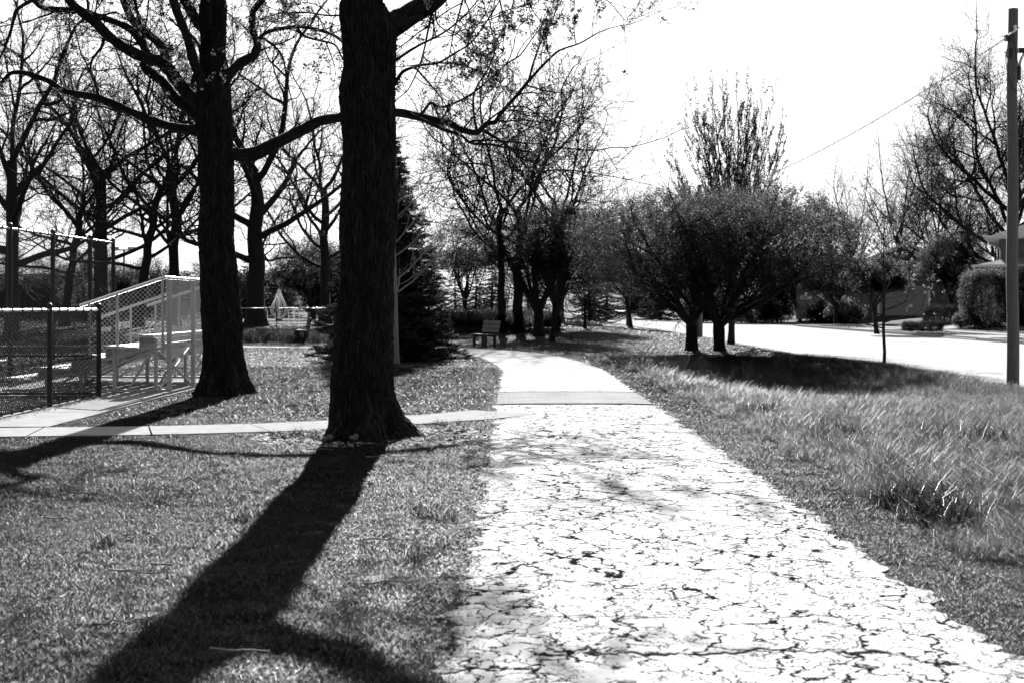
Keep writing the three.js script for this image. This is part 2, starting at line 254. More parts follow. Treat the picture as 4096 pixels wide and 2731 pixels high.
{
  const short = [1, 2, 3].map((k) => tuft(30, 0.03, 0.07, 0.024, 0.0024, 2, k * 31, 0.03)), mid = [1, 2].map((k) => tuft(14, 0.042, 0.13, 0.05, 0.008, 1, k * 77, 0.1)), farT = [1, 2].map((k) => tuft(14, 0.05, 0.3, 0.07, 0.018, 1, k * 57, 0.1));
  const tall = [1, 2, 3].map((k) => tuft(26, 0.175, 0.12, 0.12, 0.0034, 3, k * 13, 0.04)), clump = tuft(44, 0.2, 0.09, 0.11, 0.006, 3, 401);
  const B = { short: [[], [], []], mid: [[], []], far: [[], []], tall: [[], [], []], clump: [] }, r = rng(77);
  const isTall = (x, d) => x > 3.0 + 0.22 * N2(d * 0.5, 7) && x < 10.2 && d > 5 && d < 43;
  const scatter = (d0, d1, density, f) => { for (let d = d0; d < d1;) { const step = Math.min(1, d1 - d), lo = -0.375 * (d + step) - 0.4, hi = Math.min(0.375 * (d + step) + 0.4, 10.3), n = Math.round((hi - lo) * step * density); for (let k = 0; k < n; k++) { const x = lerp(lo, hi, r()), dd = d + step * r(), m = offPaving(x, dd); f(x, dd, m); } d += step; } };
  const tone = (x, d) => 0.84 + 0.2 * N2(x * 0.5, d * 0.5) + 0.26 * N2(x * 2.2, d * 1.6) + 0.14 * N2(x * 6, d * 4) + 0.4 * (r() - 0.5);
  const bare = (x, d) => gauss((x + 1.0) / 0.75) * gauss((d - 17.6) / 0.75) + gauss((x + 2.6) / 0.7) * gauss((d - 17.0) / 0.5);
  const drop = (list, x, d, m, s, edge) => { if (m < edge - 0.05 * N2(x * 7, d * 7)) return; if (r() < 1.3 * bare(x, d) - 0.1) return; list[Math.floor(r() * list.length)].push([x, ground(x, d) - 0.004, -d, s * (0.75 + 0.5 * r()) * (1 + 0.3 * N2(x * 1.3, d * 1.3) + 0.15 * N2(x * 5, d * 4)), 0, r() * 6.28, 0, clamp(tone(x, d) * (list === B.tall ? 0.7 + 0.9 * r() * r() : 1), 0.3, 1.7)]); };
  scatter(5.2, 11, 760, (x, d, m) => { if (!isTall(x, d)) drop(B.short, x, d, m, 1, 0.015); });
  scatter(11, 20, 420, (x, d, m) => { if (!isTall(x, d)) drop(B.short, x, d, m, 1.25, 0.01); });
  scatter(20, 36, 100, (x, d, m) => { if (!isTall(x, d)) drop(B.mid, x, d, m, 1.1, 0.03); });
  scatter(36, 62, 26, (x, d, m) => { if (!isTall(x, d)) drop(B.far, x, d, m, 0.85, 0.15); });
  scatter(62, 100, 9, (x, d, m) => drop(B.far, x, d, m, 1.3, 0.3));
  scatter(5.2, 14, 330, (x, d, m) => { if (isTall(x, d)) drop(B.tall, x, d, m, 0.62 + 0.5 * sstep(x - 3, 0, 0.7), 0.05); });
  scatter(14, 26, 230, (x, d, m) => { if (isTall(x, d)) drop(B.tall, x, d, m, 0.62 + 0.5 * sstep(x - 3, 0, 0.7), 0.05); });
  scatter(26, 43, 120, (x, d, m) => { if (isTall(x, d)) drop(B.tall, x, d, m, 1.15 - 0.35 * sstep(d, 36, 43), 0.05); });
  // verge and front lawns across the street
  for (let k = 0; k < 9000; k++) { const d = 44 + 58 * r(), x = 22.3 + 9 * r() ** 1.4; if (x / d > 0.38 || (x > 24.5 && x < 26.1) || (d > 66 && d < 72) || (d > 87.8 && d < 93.7)) continue; B.far[k % 2].push([x, ground(x, d), -d, 0.8 + 0.5 * r(), 0, r() * 6.28, 0, tone(x, d)]); }
  // darker weed clumps along the path edge, by the big tree and in the lawn
  for (const [px, py, n, sp] of [[430, 518, 5, 0.12], [440, 424, 9, 0.28], [424, 423, 7, 0.25], [350, 436, 5, 0.25], [340, 441, 5, 0.25], [300, 437, 8, 0.3], [408, 372, 3, 0.2], [437, 365, 4, 0.3], [470, 360, 3, 0.25], [935, 520, 16, 0.3], [905, 508, 9, 0.25], [830, 442, 8, 0.3], [760, 417, 7, 0.3], [800, 395, 7, 0.35], [880, 410, 6, 0.3], [960, 450, 9, 0.4], [455, 372, 2, 0.1], [660, 385, 5, 0.3], [700, 392, 6, 0.3], [415, 560, 2, 0.1], [100, 545, 3, 0.1], [250, 520, 2, 0.1]]) {
    const d = EYE * FOCAL / (py - HORIZON), x0 = (px - CX) * d / FOCAL; for (let k = 0; k < n; k++) { const x = x0 + (r() - 0.5) * 2 * sp, dd = d + (r() - 0.5) * 2.6 * sp; if (offPaving(x, dd) > 0.03) B.clump.push([x, ground(x, dd) - 0.01, -dd, (x > 3 ? 1.5 : 0.65) * (0.7 + 0.6 * r()), 0, r() * 6.28, 0, 0.6 + 0.3 * r()]); }
  }
  const lawn = new THREE.Group(); lawn.name = 'mown_grass'; scene.add(lawn); tag(lawn, 'mown grass of the lawns beside the path and street', 'grass', null, 'stuff');
  short.forEach((g, k) => instanced(lawn, 'grass_tuft', g, M.grass, B.short[k])); mid.forEach((g, k) => instanced(lawn, 'grass_tuft', g, M.grass, B.mid[k])); farT.forEach((g, k) => instanced(lawn, 'grass_tuft', g, M.grass, B.far[k]));
  instanced(lawn, 'weed_clump', clump, M.grass, B.clump);
  const meadow = new THREE.Group(); meadow.name = 'tall_grass'; scene.add(meadow); tag(meadow, 'tall unmown windblown grass between path and street', 'grass', null, 'stuff');
  tall.forEach((g, k) => instanced(meadow, 'grass_tuft', g, M.grassTall, B.tall[k]));
  console.log('grass', [...B.short, ...B.mid, ...B.far, ...B.tall].map((l) => l.length).join(' '));
}

// ---------------------------------------------------------------- trees
function leafCluster(n, size, spread, seed, narrow = 0.55) {
  const r = rng(seed), s = new Sheet(), a = V(0, 0, 0), b = V(0, 0, 0), c = V(0, 0, 0);
  for (let k = 0; k < n; k++) {
    a.set(r() - 0.5, r() - 0.5, r() - 0.5).normalize(); b.set(r() - 0.5, r() - 0.5, r() - 0.5).cross(a).normalize(); c.crossVectors(a, b);
    const o = V(r() - 0.5, r() - 0.5, r() - 0.5).normalize().multiplyScalar(spread * Math.cbrt(r())), L = size * (0.6 + 0.7 * r()), W = L * narrow, i = s.count;
    for (const [u, v] of [[0, 0], [0.45, 0.5], [1, 0], [0.45, -0.5]]) { s.p.push(o.x + a.x * u * L + b.x * v * W, o.y + a.y * u * L + b.y * v * W, o.z + a.z * u * L + b.z * v * W); s.n.push(c.x, c.y, c.z); s.u.push(u, v); }
    s.i.push(i, i + 1, i + 2, i, i + 2, i + 3);
  }
  return s.geo();
}
const budGeo = [1, 2].map((k) => leafCluster(7, 0.042, 0.035, 900 + k)), sprayGeo = [1, 2, 3].map((k) => leafCluster(16, 0.06, 0.14, 950 + k)), bigSpray = [1, 2].map((k) => leafCluster(18, 0.13, 0.32, 970 + k));

const spraySet = [1, 2, 3].map((seed) => { // a metre-long spray of fine twigs, and the buds on it
  const r = rng(seed * 71), tw = new Sheet(), buds = [];
  const go = (p, d, L, rad, lvl) => { const pts = [p.clone()], q = p.clone(), n = lvl ? 3 : 5; for (let k = 0; k < n; k++) { d.add(V(r() - 0.5, r() - 0.5, r() - 0.5).multiplyScalar(0.5)).normalize(); q.addScaledVector(d, L / n); pts.push(q.clone()); } tw.tube(pts, pts.map((_, k) => rad * (1 - 0.5 * k / n)), 3); if (lvl) buds.push(q.clone(), pts[n - 1].clone());
    if (lvl < 2) { const m = lvl ? 2 : 5; for (let k = 0; k < m; k++) { const t = 0.15 + 0.85 * (k + r()) / m, i = Math.min(n - 1, Math.floor(t * n)); go(pts[i].clone().lerp(pts[i + 1], t * n - i > 1 ? 1 : t * n - i), d.clone().add(V(r() - 0.5, r() - 0.5, r() - 0.5).multiplyScalar(2.2)).normalize(), L * (lvl ? 0.5 : 0.42) * (0.7 + 0.6 * r()), rad * 0.7, lvl + 1); } } };
  go(V(0, 0, 0), V(0, 1, 0), 1, 0.012, 0);
  const g = []; buds.forEach((b, k) => { if (r() < 0.22) g.push(leafCluster(3, 0.05, 0.035, k + seed * 99).translate(b.x, b.y, b.z)); });
  return [tw.geo(), mergeGeometries(g)];
});

class Tree {
  constructor(seed) { this.r = rng(seed); this.trunk = new Sheet(); this.wood = new Sheet(); this.leaves = []; this.sprays = []; }
  dir(v, amount) { const r = this.r; return v.add(V(r() - 0.5, r() - 0.5, r() - 0.5).multiplyScalar(2 * amount)); }
  // grow a branch and everything on it; S describes the kind of tree, arrays are indexed by level
  grow(p, dir, len, rad, lvl, S) {
    const n = S.seg[lvl], pts = [p.clone()], rad2 = [rad], d = dir.clone().normalize(), q = p.clone(), end = Math.max(S.min, rad * S.taper[lvl]);
    for (let k = 1; k <= n; k++) { this.dir(d, S.wig[lvl]); d.y += S.up[lvl]; d.normalize(); q.addScaledVector(d, len / n); pts.push(q.clone()); rad2.push(lerp(rad, end, k / n)); }
    this.wood.tube(pts, rad2, S.sides[lvl]);
    this.sprout(pts, rad2, len, lvl, S);
  }
  sprout(pts, rad, len, lvl, S, from) {
    const r = this.r, n = pts.length - 1;
    if (lvl >= S.max && S.spray) { // fine twigs at the ends are sprays of one of three shapes
      for (let k = S.spray === 1 ? 1 : 0; k <= S.spray; k++) { const t = Math.min(n - 1e-3, n * (k === S.spray ? 1 : 0.15 + 0.85 * (k + r()) / S.spray)), i = Math.floor(t), p = pts[i].clone().lerp(pts[i + 1], t - i), along = pts[i + 1].clone().sub(pts[i]).normalize(), side = V(r() - 0.5, r() - 0.5 + (S.lift ?? 0.15), r() - 0.5).cross(along).cross(along).negate().normalize(), a = k === S.spray ? 0.1 : S.ang[lvl - 1] * (0.6 + 0.7 * r()); this.sprays.push([p, along.multiplyScalar(Math.cos(a)).addScaledVector(side, Math.sin(a)).normalize(), S.sprayLen * (0.6 + 0.7 * r()), r() * 6.28]); }
      return;
    }
    if (lvl >= S.max) { const m = S.buds; for (let k = 0; k < m; k++) { const t = Math.min(n - 1e-3, n * (S.budFrom + (1 - S.budFrom) * (k + 0.6 + 0.4 * r()) / m)), i = Math.floor(t), p = pts[i].clone().lerp(pts[i + 1], t - i); if (r() < S.budChance) this.leaves.push([p.x, p.y, p.z, S.budSize * (0.6 + 0.8 * r()), r() * 6, r() * 6, r() * 6, 0.6 + 0.8 * r()]); } return; }
    const kids = S.kids[lvl] * (0.8 + 0.4 * r()), f0 = from ?? S.from[lvl];
    for (let k = 0; k < kids; k++) {
      const t = clamp((f0 + (1 - f0) * (k + r()) / kids) * n, 0, n - 1e-3), i = Math.floor(t), f = t - i, p = pts[i].clone().lerp(pts[i + 1], f), along = pts[i + 1].clone().sub(pts[i]).normalize();
      const side = V(r() - 0.5, r() - 0.5 + (S.lift ?? 0.15), r() - 0.5).cross(along).cross(along).negate().normalize(), a = S.ang[lvl] * (0.7 + 0.6 * r());
      const dir = along.multiplyScalar(Math.cos(a)).addScaledVector(side, Math.sin(a)), l = len * S.ratio[lvl] * (0.55 + 0.75 * r()) * (1 - 0.45 * t / n), rr = Math.max(S.min, Math.min(lerp(rad[i], rad[i + 1], f) * 0.72, l * S.slim));
      this.grow(p, dir, l, rr, lvl + 1, S);
    }
    const last = pts[n], tip = last.clone().sub(pts[n - 1]).normalize(); // the leader goes on
    if (!S.blunt) this.grow(last, tip, len * S.ratio[lvl] * 0.9, Math.max(S.min, rad[n]), lvl + 1, S);
  }
  build(root, trunkMat, woodMat, leafGeo, leafMat, leafName = 'leaf_buds') {
    if (this.trunk.count) part(root, 'trunk', this.trunk.geo(), trunkMat);
    part(root, 'crown', this.wood.geo(), woodMat);
    if (this.sprays.length) {
      const M4 = new THREE.Matrix4(), q = new THREE.Quaternion(), q2 = new THREE.Quaternion(), s = V(1, 1, 1), Y = V(0, 1, 0);
      spraySet.forEach(([tw, bd], k) => { const l = this.sprays.filter((_, j) => j % spraySet.length === k); for (const [g, m, nm] of [[tw, woodMat, 'twigs'], ...(this.budless ? [] : [[bd, leafMat, leafName]])]) { const I = new THREE.InstancedMesh(g, m, l.length); l.forEach(([p, d, L, a], j) => { q.setFromUnitVectors(Y, d).multiply(q2.setFromAxisAngle(Y, a)); I.setMatrixAt(j, M4.compose(p, q, s.setScalar(L))); }); I.name = nm; I.userData.kind = 'stuff'; root.add(I); } });
    }
    if (this.leaves.length) leafGeo.forEach((g, k) => instanced(root, leafName, g, leafMat, this.leaves.filter((_, j) => j % leafGeo.length === k)));
    return root;
  }
}
// polyline from photograph coordinates on a 2352-wide view, z moved smoothly by dz metres towards or away from the camera
const K = 1024 / 2352;
const c2 = (l) => l.map(([x, y]) => [x * 0.3418, y * 0.3418]), c3 = (l) => l.map(([x, y]) => [(1200 + x / 1.68) / 1.7415, y * 0.3418]);
function limb(T, base, l, d, dz, w0, w1, S, lvl = 0, sides = 9, from = 0.15, sheet) {
  const raw = l.map(([x, y], k) => at(x * K, y * K, d + dz * Math.pow(k / (l.length - 1), 1.2)).sub(base)), c = new THREE.CatmullRomCurve3(raw, false, 'catmullrom', 0.4), n = (l.length - 1) * 4, pts = c.getPoints(n), m = d / FOCAL * K, rad = pts.map((_, k) => m * lerp(w0, w1, Math.pow(k / n, 0.8)) * (k < 2 ? 1.22 - 0.11 * k : 1));
  (sheet ?? T.wood).tube(pts, rad, sides, 0, w0 > 4 ? (p, a, r, v) => r * (0.16 * N3(Math.cos(a) * 1.3 + l[0][0], Math.sin(a) * 1.3, v * 1.6) + 0.1 * N3(Math.cos(a) * 4, Math.sin(a) * 4, v * 5)) : undefined);
  let len = 0; for (let k = 1; k < pts.length; k++) len += pts[k].distanceTo(pts[k - 1]);
  T.sprout(pts, rad, Math.max(1.6, len * 0.75), lvl, S, from);
  return pts;
}
const barkRidge = (amp, fx, fy, seed) => (p, a, rad, v) => { // real furrows on the near trunks
  const w = 0.25 * N3(Math.cos(a) * 1.5, Math.sin(a) * 1.5, v * 1.6 + seed), s = (x, f) => 1 - Math.abs(N3(Math.cos(a + x) * f, Math.sin(a + x) * f, v * fy + seed));
  return -amp * (0.7 * s(w * 0.12, fx) ** 4 + 0.5 * s(w * 0.2 + 1, fx * 1.9) ** 4) + amp * 1.2 * N3(Math.cos(a) * 1.2, Math.sin(a) * 1.2, v * 0.7 + seed) + amp * 0.3 * N3(Math.cos(a) * 22, Math.sin(a) * 22, v * 20);
};
// trunk from rows of [x, y, half-width] on the 2352-wide view, with root flare lobes
function trunkFrom(T, base, rows, d, extra, bump, lobes, seed) {
  const m = d / FOCAL * K, pts = rows.map(([x, y]) => at(x * K, y * K, d).sub(base)), rad = rows.map((r) => r[2] * m);
  extra.forEach(([x, y, z, r]) => { pts.push(V(x, y, z)); rad.push(r); });
  pts[0].y = -0.12;
  const c = new THREE.CatmullRomCurve3(pts, false, 'catmullrom', 0.5), n = 320, P = [], R = [];
  for (let k = 0; k <= n; k++) { const t = k / n * (pts.length - 1), i = Math.min(Math.floor(t), pts.length - 2), f = t - i; P.push(c.getPoint(k / n)); R.push(lerp(rad[i], rad[i + 1], f * f * (3 - 2 * f) * 0.4 + f * 0.6)); }
  T.trunk.tube(P, R, 180, 0, (p, a, r, v) => bump(p, a, r, v) + (lobes && p.y < 0.9 ? r * 0.22 * Math.max(0, 1 - p.y / 0.85) ** 2 * Math.cos(a * lobes + seed + 0.6 * Math.sin(a * 2)) : 0));
  const g = T.trunk.geo(); return [P, R, g];
}
const flareNormals = (g) => { g.computeVertexNormals(); return g; };
const oakTwigs = { max: 3, seg: [6, 6, 5, 4], wig: [0.16, 0.2, 0.24, 0.24], up: [0.02, 0.02, 0.03, 0.02], taper: [0.45, 0.4, 0.4, 0.5], sides: [6, 5, 4, 3], kids: [8, 5, 4], from: [0.15, 0.2, 0.2], ang: [0.95, 0.85, 0.75], ratio: [0.5, 0.58, 0.66], slim: 0.018, min: 0.0028, buds: 2, budFrom: 0.3, budChance: 0.7, budSize: 0.9 };

{ // ---- the big maple beside the footpath
  const d = 17.1, base = onGround((836 * K - CX) * d / FOCAL, d), T = new Tree(4), tree = thing('maple_tree', 'biggest dark tree trunk in the foreground, beside the footpath, thick limb to the right', 'tree', base);
  const rows = [[842, 1012, 124], [840, 990, 99], [837, 955, 83], [834, 900, 74], [836, 820, 69], [840, 700, 65], [844, 560, 62.5], [848, 420, 61], [849, 300, 61], [846, 215, 64], [847, 160, 60], [847, 110, 61], [842, 60, 60], [832, 20, 55], [826, -30, 46]];
  const [,, g] = trunkFrom(T, base, rows, d, [[-0.35, 6.6, 0.1, 0.2], [-0.3, 8.4, 0.2, 0.16], [-0.1, 10.5, 0.1, 0.1], [0.1, 12.5, 0, 0.05]], barkRidge(0.036, 5.5, 1.5, 3), 5, 1.1);
  const big = limb(T, base, [[846, 105], [880, 72], [930, 40], [985, 8], [1050, -50], [1140, -120], [1250, -200], [1380, -260]], d, 1.2, 34, 12, { ...oakTwigs, kids: [3, 4, 4] }, 0, 22, 0.6, T.trunk);
  // thin drooping branches with opening buds, hanging in from the limb above
  const S = { ...oakTwigs, up: [-0.03, -0.05, -0.06, -0.02], kids: [9, 6, 5], ratio: [0.5, 0.6, 0.6], buds: 3, budChance: 0.8 };
  for (const [l, w, dz] of [[[[1004, -20], [985, 60], [975, 110], [962, 155], [938, 205], [915, 225]], 3.2, 0.6], [[[1075, -60], [1060, 10], [1042, 75], [1034, 120]], 3, 0.2], [[[1130, -90], [1150, 10], [1160, 60], [1155, 100]], 2.6, -0.5], [[[1180, -120], [1185, -30], [1178, 20], [1205, 10]], 2.2, 0.3], [[[1020, -40], [1000, 30], [1010, 60], [1046, 80], [1060, 60]], 2.4, 0.9], [[[905, 195], [925, 165], [965, 150], [1005, 145], [1048, 120], [1085, 95], [1130, 30], [1165, -30]], 4.4, -1.4], [[[905, 140], [960, 105], [1010, 80], [1045, 55], [1090, 10], [1120, -40]], 3.6, -0.8], [[[790, 35], [750, 35], [700, 28], [640, 30]], 2.6, -0.6], [[[786, 95], [745, 70], [700, 62]], 2.4, 0.5]]) limb(T, base, l, d, dz, w, 1.2, S, 1, 5, 0.2);
  limb(T, base, [[1370, -90], [1380, -10], [1400, 5], [1440, 50], [1435, 20]], d, 0.2, 1.5, 0.8, { ...oakTwigs, kids: [3, 2, 2], budChance: 0.2 }, 2, 4, 0.4);
  limb(T, base, [[1430, -60], [1470, 0], [1440, 45], [1500, 25], [1530, -10]], d, -0.3, 1.3, 0.7, { ...oakTwigs, kids: [3, 2, 2], budChance: 0.2 }, 2, 4, 0.5);
  // the crown above the picture, which dapples the lawn
  for (let k = 0; k < 13; k++) { const a = k * 2.4, h = 6 + k * 0.45; T.grow(V(-0.3 + 0.1 * Math.cos(a), h, 0.1), V(Math.cos(a), 0.5, Math.sin(a)), 4.6 - k * 0.13, 0.09 - k * 0.003, 0, { ...oakTwigs, kids: [6, 5, 4] }); }
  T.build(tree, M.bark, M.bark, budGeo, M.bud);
  tree.children[0].geometry.computeVertexNormals();
}
{ // ---- the second near tree, left of it
  const d = 25.3, base = onGround((514 * K - CX) * d / FOCAL, d), T = new Tree(9), tree = thing('maple_tree', 'second foreground tree, beside the bleachers, with crooked limbs spreading both ways', 'tree', base);
  const rows = [[516, 908, 74], [515, 890, 58], [513, 850, 49], [510, 780, 45], [506, 680, 42], [500, 560, 39.5], [496, 450, 39], [495, 380, 40], [494, 320, 39], [492, 270, 43], [492, 220, 41], [491, 165, 35], [488, 110, 30], [487, 60, 29], [489, 15, 30], [486, -40, 26]];
  trunkFrom(T, base, rows, d, [[-0.2, 8.6, 0, 0.17], [-0.1, 10.5, 0.1, 0.12], [0, 13, 0.2, 0.05]], barkRidge(0.036, 5, 1.4, 9), 6, 2);
  const O = oakTwigs, limbs = [
    [[[480, 312], [455, 302], [400, 292], [340, 275], [270, 243], [215, 222], [150, 210], [112, 186], [60, 168], [25, 168], [0, 195]], 14, 3.5, -1.6],
    [c2([[1400, 830], [1340, 790], [1180, 660], [1100, 560], [1000, 480], [970, 430], [1000, 400], [960, 300], [880, 200], [780, 150], [660, 110], [560, 75], [420, 65], [290, 55], [240, 15], [180, -30]]), 14, 5, 1.5],
    [c2([[1400, 760], [1320, 690], [1230, 590], [1150, 480], [1080, 420], [960, 380], [840, 320], [740, 250], [640, 150], [560, 90], [480, 20], [430, -60]]), 17, 9, -0.8],
    [c2([[1120, 430], [1100, 330], [1040, 260], [960, 200], [880, 120], [830, 0], [800, -60]]), 11, 8, 1.8],
    [c2([[1420, 680], [1370, 590], [1330, 490], [1290, 370], [1250, 230], [1190, 80], [1150, -40]]), 12, 9, -1.8],
    [c2([[1420, 230], [1350, 170], [1280, 70], [1220, -20]]), 15, 10, 1],
    [c2([[1500, 560], [1540, 500], [1620, 420], [1710, 370], [1730, 300], [1700, 200], [1700, 80], [1760, 0], [1800, -60]]), 13, 6, 1.4],
    [c2([[1735, 270], [1780, 225], [1850, 200], [1980, 180], [2100, 190], [2230, 230], [2320, 280]]), 5.5, 3, -0.6],
    [c2([[2000, 195], [2040, 240], [2140, 270], [2250, 300], [2300, 390]]), 3.5, 2, 0.4],
    [c2([[1760, 250], [1830, 300], [1880, 350], [1910, 420], [1920, 500]]), 3.5, 1.8, 0.3],
    [c2([[260, -10], [200, 10], [110, 70], [75, 200], [30, 330], [-10, 400]]), 5, 2.5, 0.8],
    [c2([[700, 260], [680, 320], [620, 400], [610, 470], [640, 540], [630, 620]]), 4, 2, 0.5],
    [[...c2([[1480, 1010], [1560, 1035], [1700, 1035], [1850, 965], [2000, 890], [2150, 815], [2290, 790]]), ...c3([[330, 770], [640, 755], [760, 775], [900, 810], [1000, 822], [1080, 870], [1190, 890], [1250, 830], [1310, 820], [1350, 760], [1440, 660], [1540, 540], [1640, 430], [1740, 340], [1880, 290], [2010, 215]])], 17, 1.4, 1.2],
    [c3([[740, 770], [800, 795], [960, 868], [1080, 908], [1130, 950], [1190, 968], [1290, 970], [1420, 1000], [1570, 1022], [1690, 990], [1830, 1000], [1980, 1010], [2100, 990]]), 5, 1.4, 1.9],
    [c3([[1240, 880], [1340, 940], [1420, 1000], [1480, 1060], [1560, 1090]]), 4, 1.6, 0.7],
    [c3([[790, 790], [830, 750], [880, 690], [960, 720], [1140, 640], [1300, 510], [1400, 420], [1480, 370], [1560, 260]]), 4, 1.4, -0.9],
    [c3([[1190, 880], [1170, 780], [1165, 650], [1200, 560], [1260, 470], [1310, 330], [1270, 130]]), 3.2, 1.4, -0.4],
    [c3([[1540, 540], [1560, 450], [1600, 330], [1650, 220], [1700, 120], [1720, 60]]), 3, 1.2, 0.5],
    [c3([[1200, 880], [1290, 790], [1400, 720], [1520, 720], [1640, 800], [1760, 830]]), 2.8, 1.2, 0.7],
  ];
  limbs.forEach(([l, w0, w1, dz], k) => limb(T, base, l, d, dz, w0, w1, k === 12 ? { ...O, kids: [16, 6, 5], ratio: [0.24, 0.5, 0.5] } : O, w0 > 6 ? 0 : 1, w0 > 9 ? 12 : 7, k === 12 ? 0.45 : 0.2));
  for (let k = 0; k < 10; k++) { const a = k * 2.4 + 1, h = 8.2 + k * 0.45; T.grow(V(-0.2, h, 0), V(Math.cos(a), 0.7, Math.sin(a)), 4.4 - k * 0.2, 0.09, 0, { ...O, kids: [7, 5, 4] }); }
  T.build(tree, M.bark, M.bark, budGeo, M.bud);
  tree.children[0].geometry.computeVertexNormals();
}
console.log('near trees');

// ---- bare gnarled oaks standing farther off; three grown, the rest copies
const oakFar = { spray: 1, sprayLen: 1.4, max: 2, seg: [9, 8, 7, 5, 3], wig: [0.2, 0.26, 0.3, 0.3, 0.3], up: [0.05, 0.03, 0.03, 0.03, 0.02], taper: [0.5, 0.45, 0.45, 0.5, 0.6], sides: [8, 6, 5, 3, 3], kids: [5, 4, 6, 4], from: [0.3, 0.22, 0.2, 0.2], ang: [0.9, 0.9, 0.85, 0.8], ratio: [0.55, 0.52, 0.5, 0.55], slim: 0.03, min: 0.012, buds: 2, budFrom: 0.3, budChance: 0.5, budSize: 1.5 };
function oak(seed, label, pos, H, R, lean = [0, 0], spec = {}, name = 'oak_tree', group = 'bare trees standing across the park') {
  const T = new Tree(seed), S = { ...oakFar, ...spec }, r = T.r, root = thing(name, label, 'tree', pos, 0, group), pts = [], rad = [], n = 14, h = H * (spec.clear ?? 0.55);
  for (let k = 0; k <= n; k++) { const t = k / n; pts.push(V(lean[0] * h * t + 0.12 * N2(seed, t * 3) * t * 2, h * t - (k ? 0 : 0.15), lean[1] * h * t)); rad.push(R * (1 - 0.38 * t + 0.55 * Math.max(0, 1 - t * 9) ** 2)); }
  T.trunk.tube(pts, rad, 14, 0, (p, a) => R * 0.07 * N3(Math.cos(a) * 2, Math.sin(a) * 2, p.y * 0.8 + seed));
  const m = spec.limbs ?? 9, lo = spec.lowest ?? 0.42;
  for (let k = 0; k < m; k++) {
    const t = lo + (1 - lo) * k / (m - 1), i = Math.min(n - 1, Math.floor(t * n)), p = pts[i].clone().lerp(pts[i + 1], t * n - i), a = k * 2.4 + seed, up = lerp(spec.flat ?? 0.15, spec.steep ?? 1.1, k / (m - 1)), L = H * (spec.reach ?? 0.36) * (0.8 + 0.4 * r()) * (k > m - 3 ? 1.1 : 1);
    T.grow(p, V(Math.cos(a), up, Math.sin(a)), L, rad[i] * lerp(0.42, 0.6, k / m), 0, S);
  }
  T.budless = S.budChance === 0; T.build(root, M.barkFar, M.barkFar, [budGeo[0]], M.bud); return root;
}
const parkOak = oak(21, 'massive oak between the two foreground trunks, left of the white spinner frame', standing(256, 76), 15, 0.52);
const oakB = oak(33, 'straight oak trunk rising just behind the top corner of the bleachers', standing(174, 78), 16, 0.33, [0.01, 0], { limbs: 10 });
const oakC = oak(47, 'leaning oak trunk behind the sloping bleacher rail', standing(138, 74), 13, 0.27, [0.14, 0.02], { limbs: 9, reach: 0.38 });
copyOf(oakB, 'stout oak trunk behind the tall ball-field fence', standing(101, 76), 1.9, [1.25, 0.95, 1.25]);
copyOf(oakC, 'thin leaning oak trunk between the second and third tall fence posts', standing(64, 76), 0.35, [0.9, 0.95, 0.9]);
copyOf(parkOak, 'oak at the left edge of the picture behind the first tall fence post', standing(12, 60), 2.2, [0.62, 0.92, 0.62]);
copyOf(oakB, 'oak half hidden by the left side of the biggest foreground trunk', standing(325, 84), 4.2, [1, 0.9, 1]);
// two old trunks rising out of the raised bed, and their crowns
const bedTree = oak(61, 'straight old trunk in the raised bed, left one of the pair behind the bench', standing(502, 67), 10.5, 0.2, [-0.02, 0], { limbs: 8, lowest: 0.5, reach: 0.42, steep: 1.3 }, 'shade_tree', 'old trees in the raised bed');
copyOf(bedTree, 'thicker old trunk in the raised bed, right one of the pair behind the bench', standing(517, 68), 2.6, [1.3, 1.0, 1.3]);
oak(68, 'tall open-crowned tree behind the small leafy trees right of the bench', standing(560, 92), 13.5, 0.26, [0.02, 0], { limbs: 9, lowest: 0.45, reach: 0.42 }, 'shade_tree', 'old trees in the raised bed');
// right background
oak(73, 'huge bare spreading oak behind the right-hand brick house', standing(1012, 118), 18.5, 0.5, [0, 0], { limbs: 16, lowest: 0.4, reach: 0.5, flat: 0.0, steep: 1.0, budChance: 0, spray: 4, sprayLen: 1.5, kids: [6, 6, 6, 4] }, 'oak_tree', 'bare trees behind the houses');
const tallBare = oak(81, 'tall upright bare tree behind the gabled house', standing(898, 150), 14.5, 0.3, [0, 0], { limbs: 9, lowest: 0.3, reach: 0.42, flat: 0.9, steep: 2.2, kids: [5, 4, 4, 4], wig: [0.1, 0.14, 0.18, 0.2, 0.2], up: [0.08, 0.08, 0.08, 0.08, 0.05], min: 0.016, budChance: 0.3 }, 'ash_tree', 'bare trees behind the houses');
copyOf(tallBare, 'upright bare tree between the gabled house and the spreading oak', standing(938, 158), 1.5, 1.0);
copyOf(tallBare, 'pale bare tree showing left of the gabled house roof', standing(852, 165), 3.0, 0.92);
console.log('oaks');
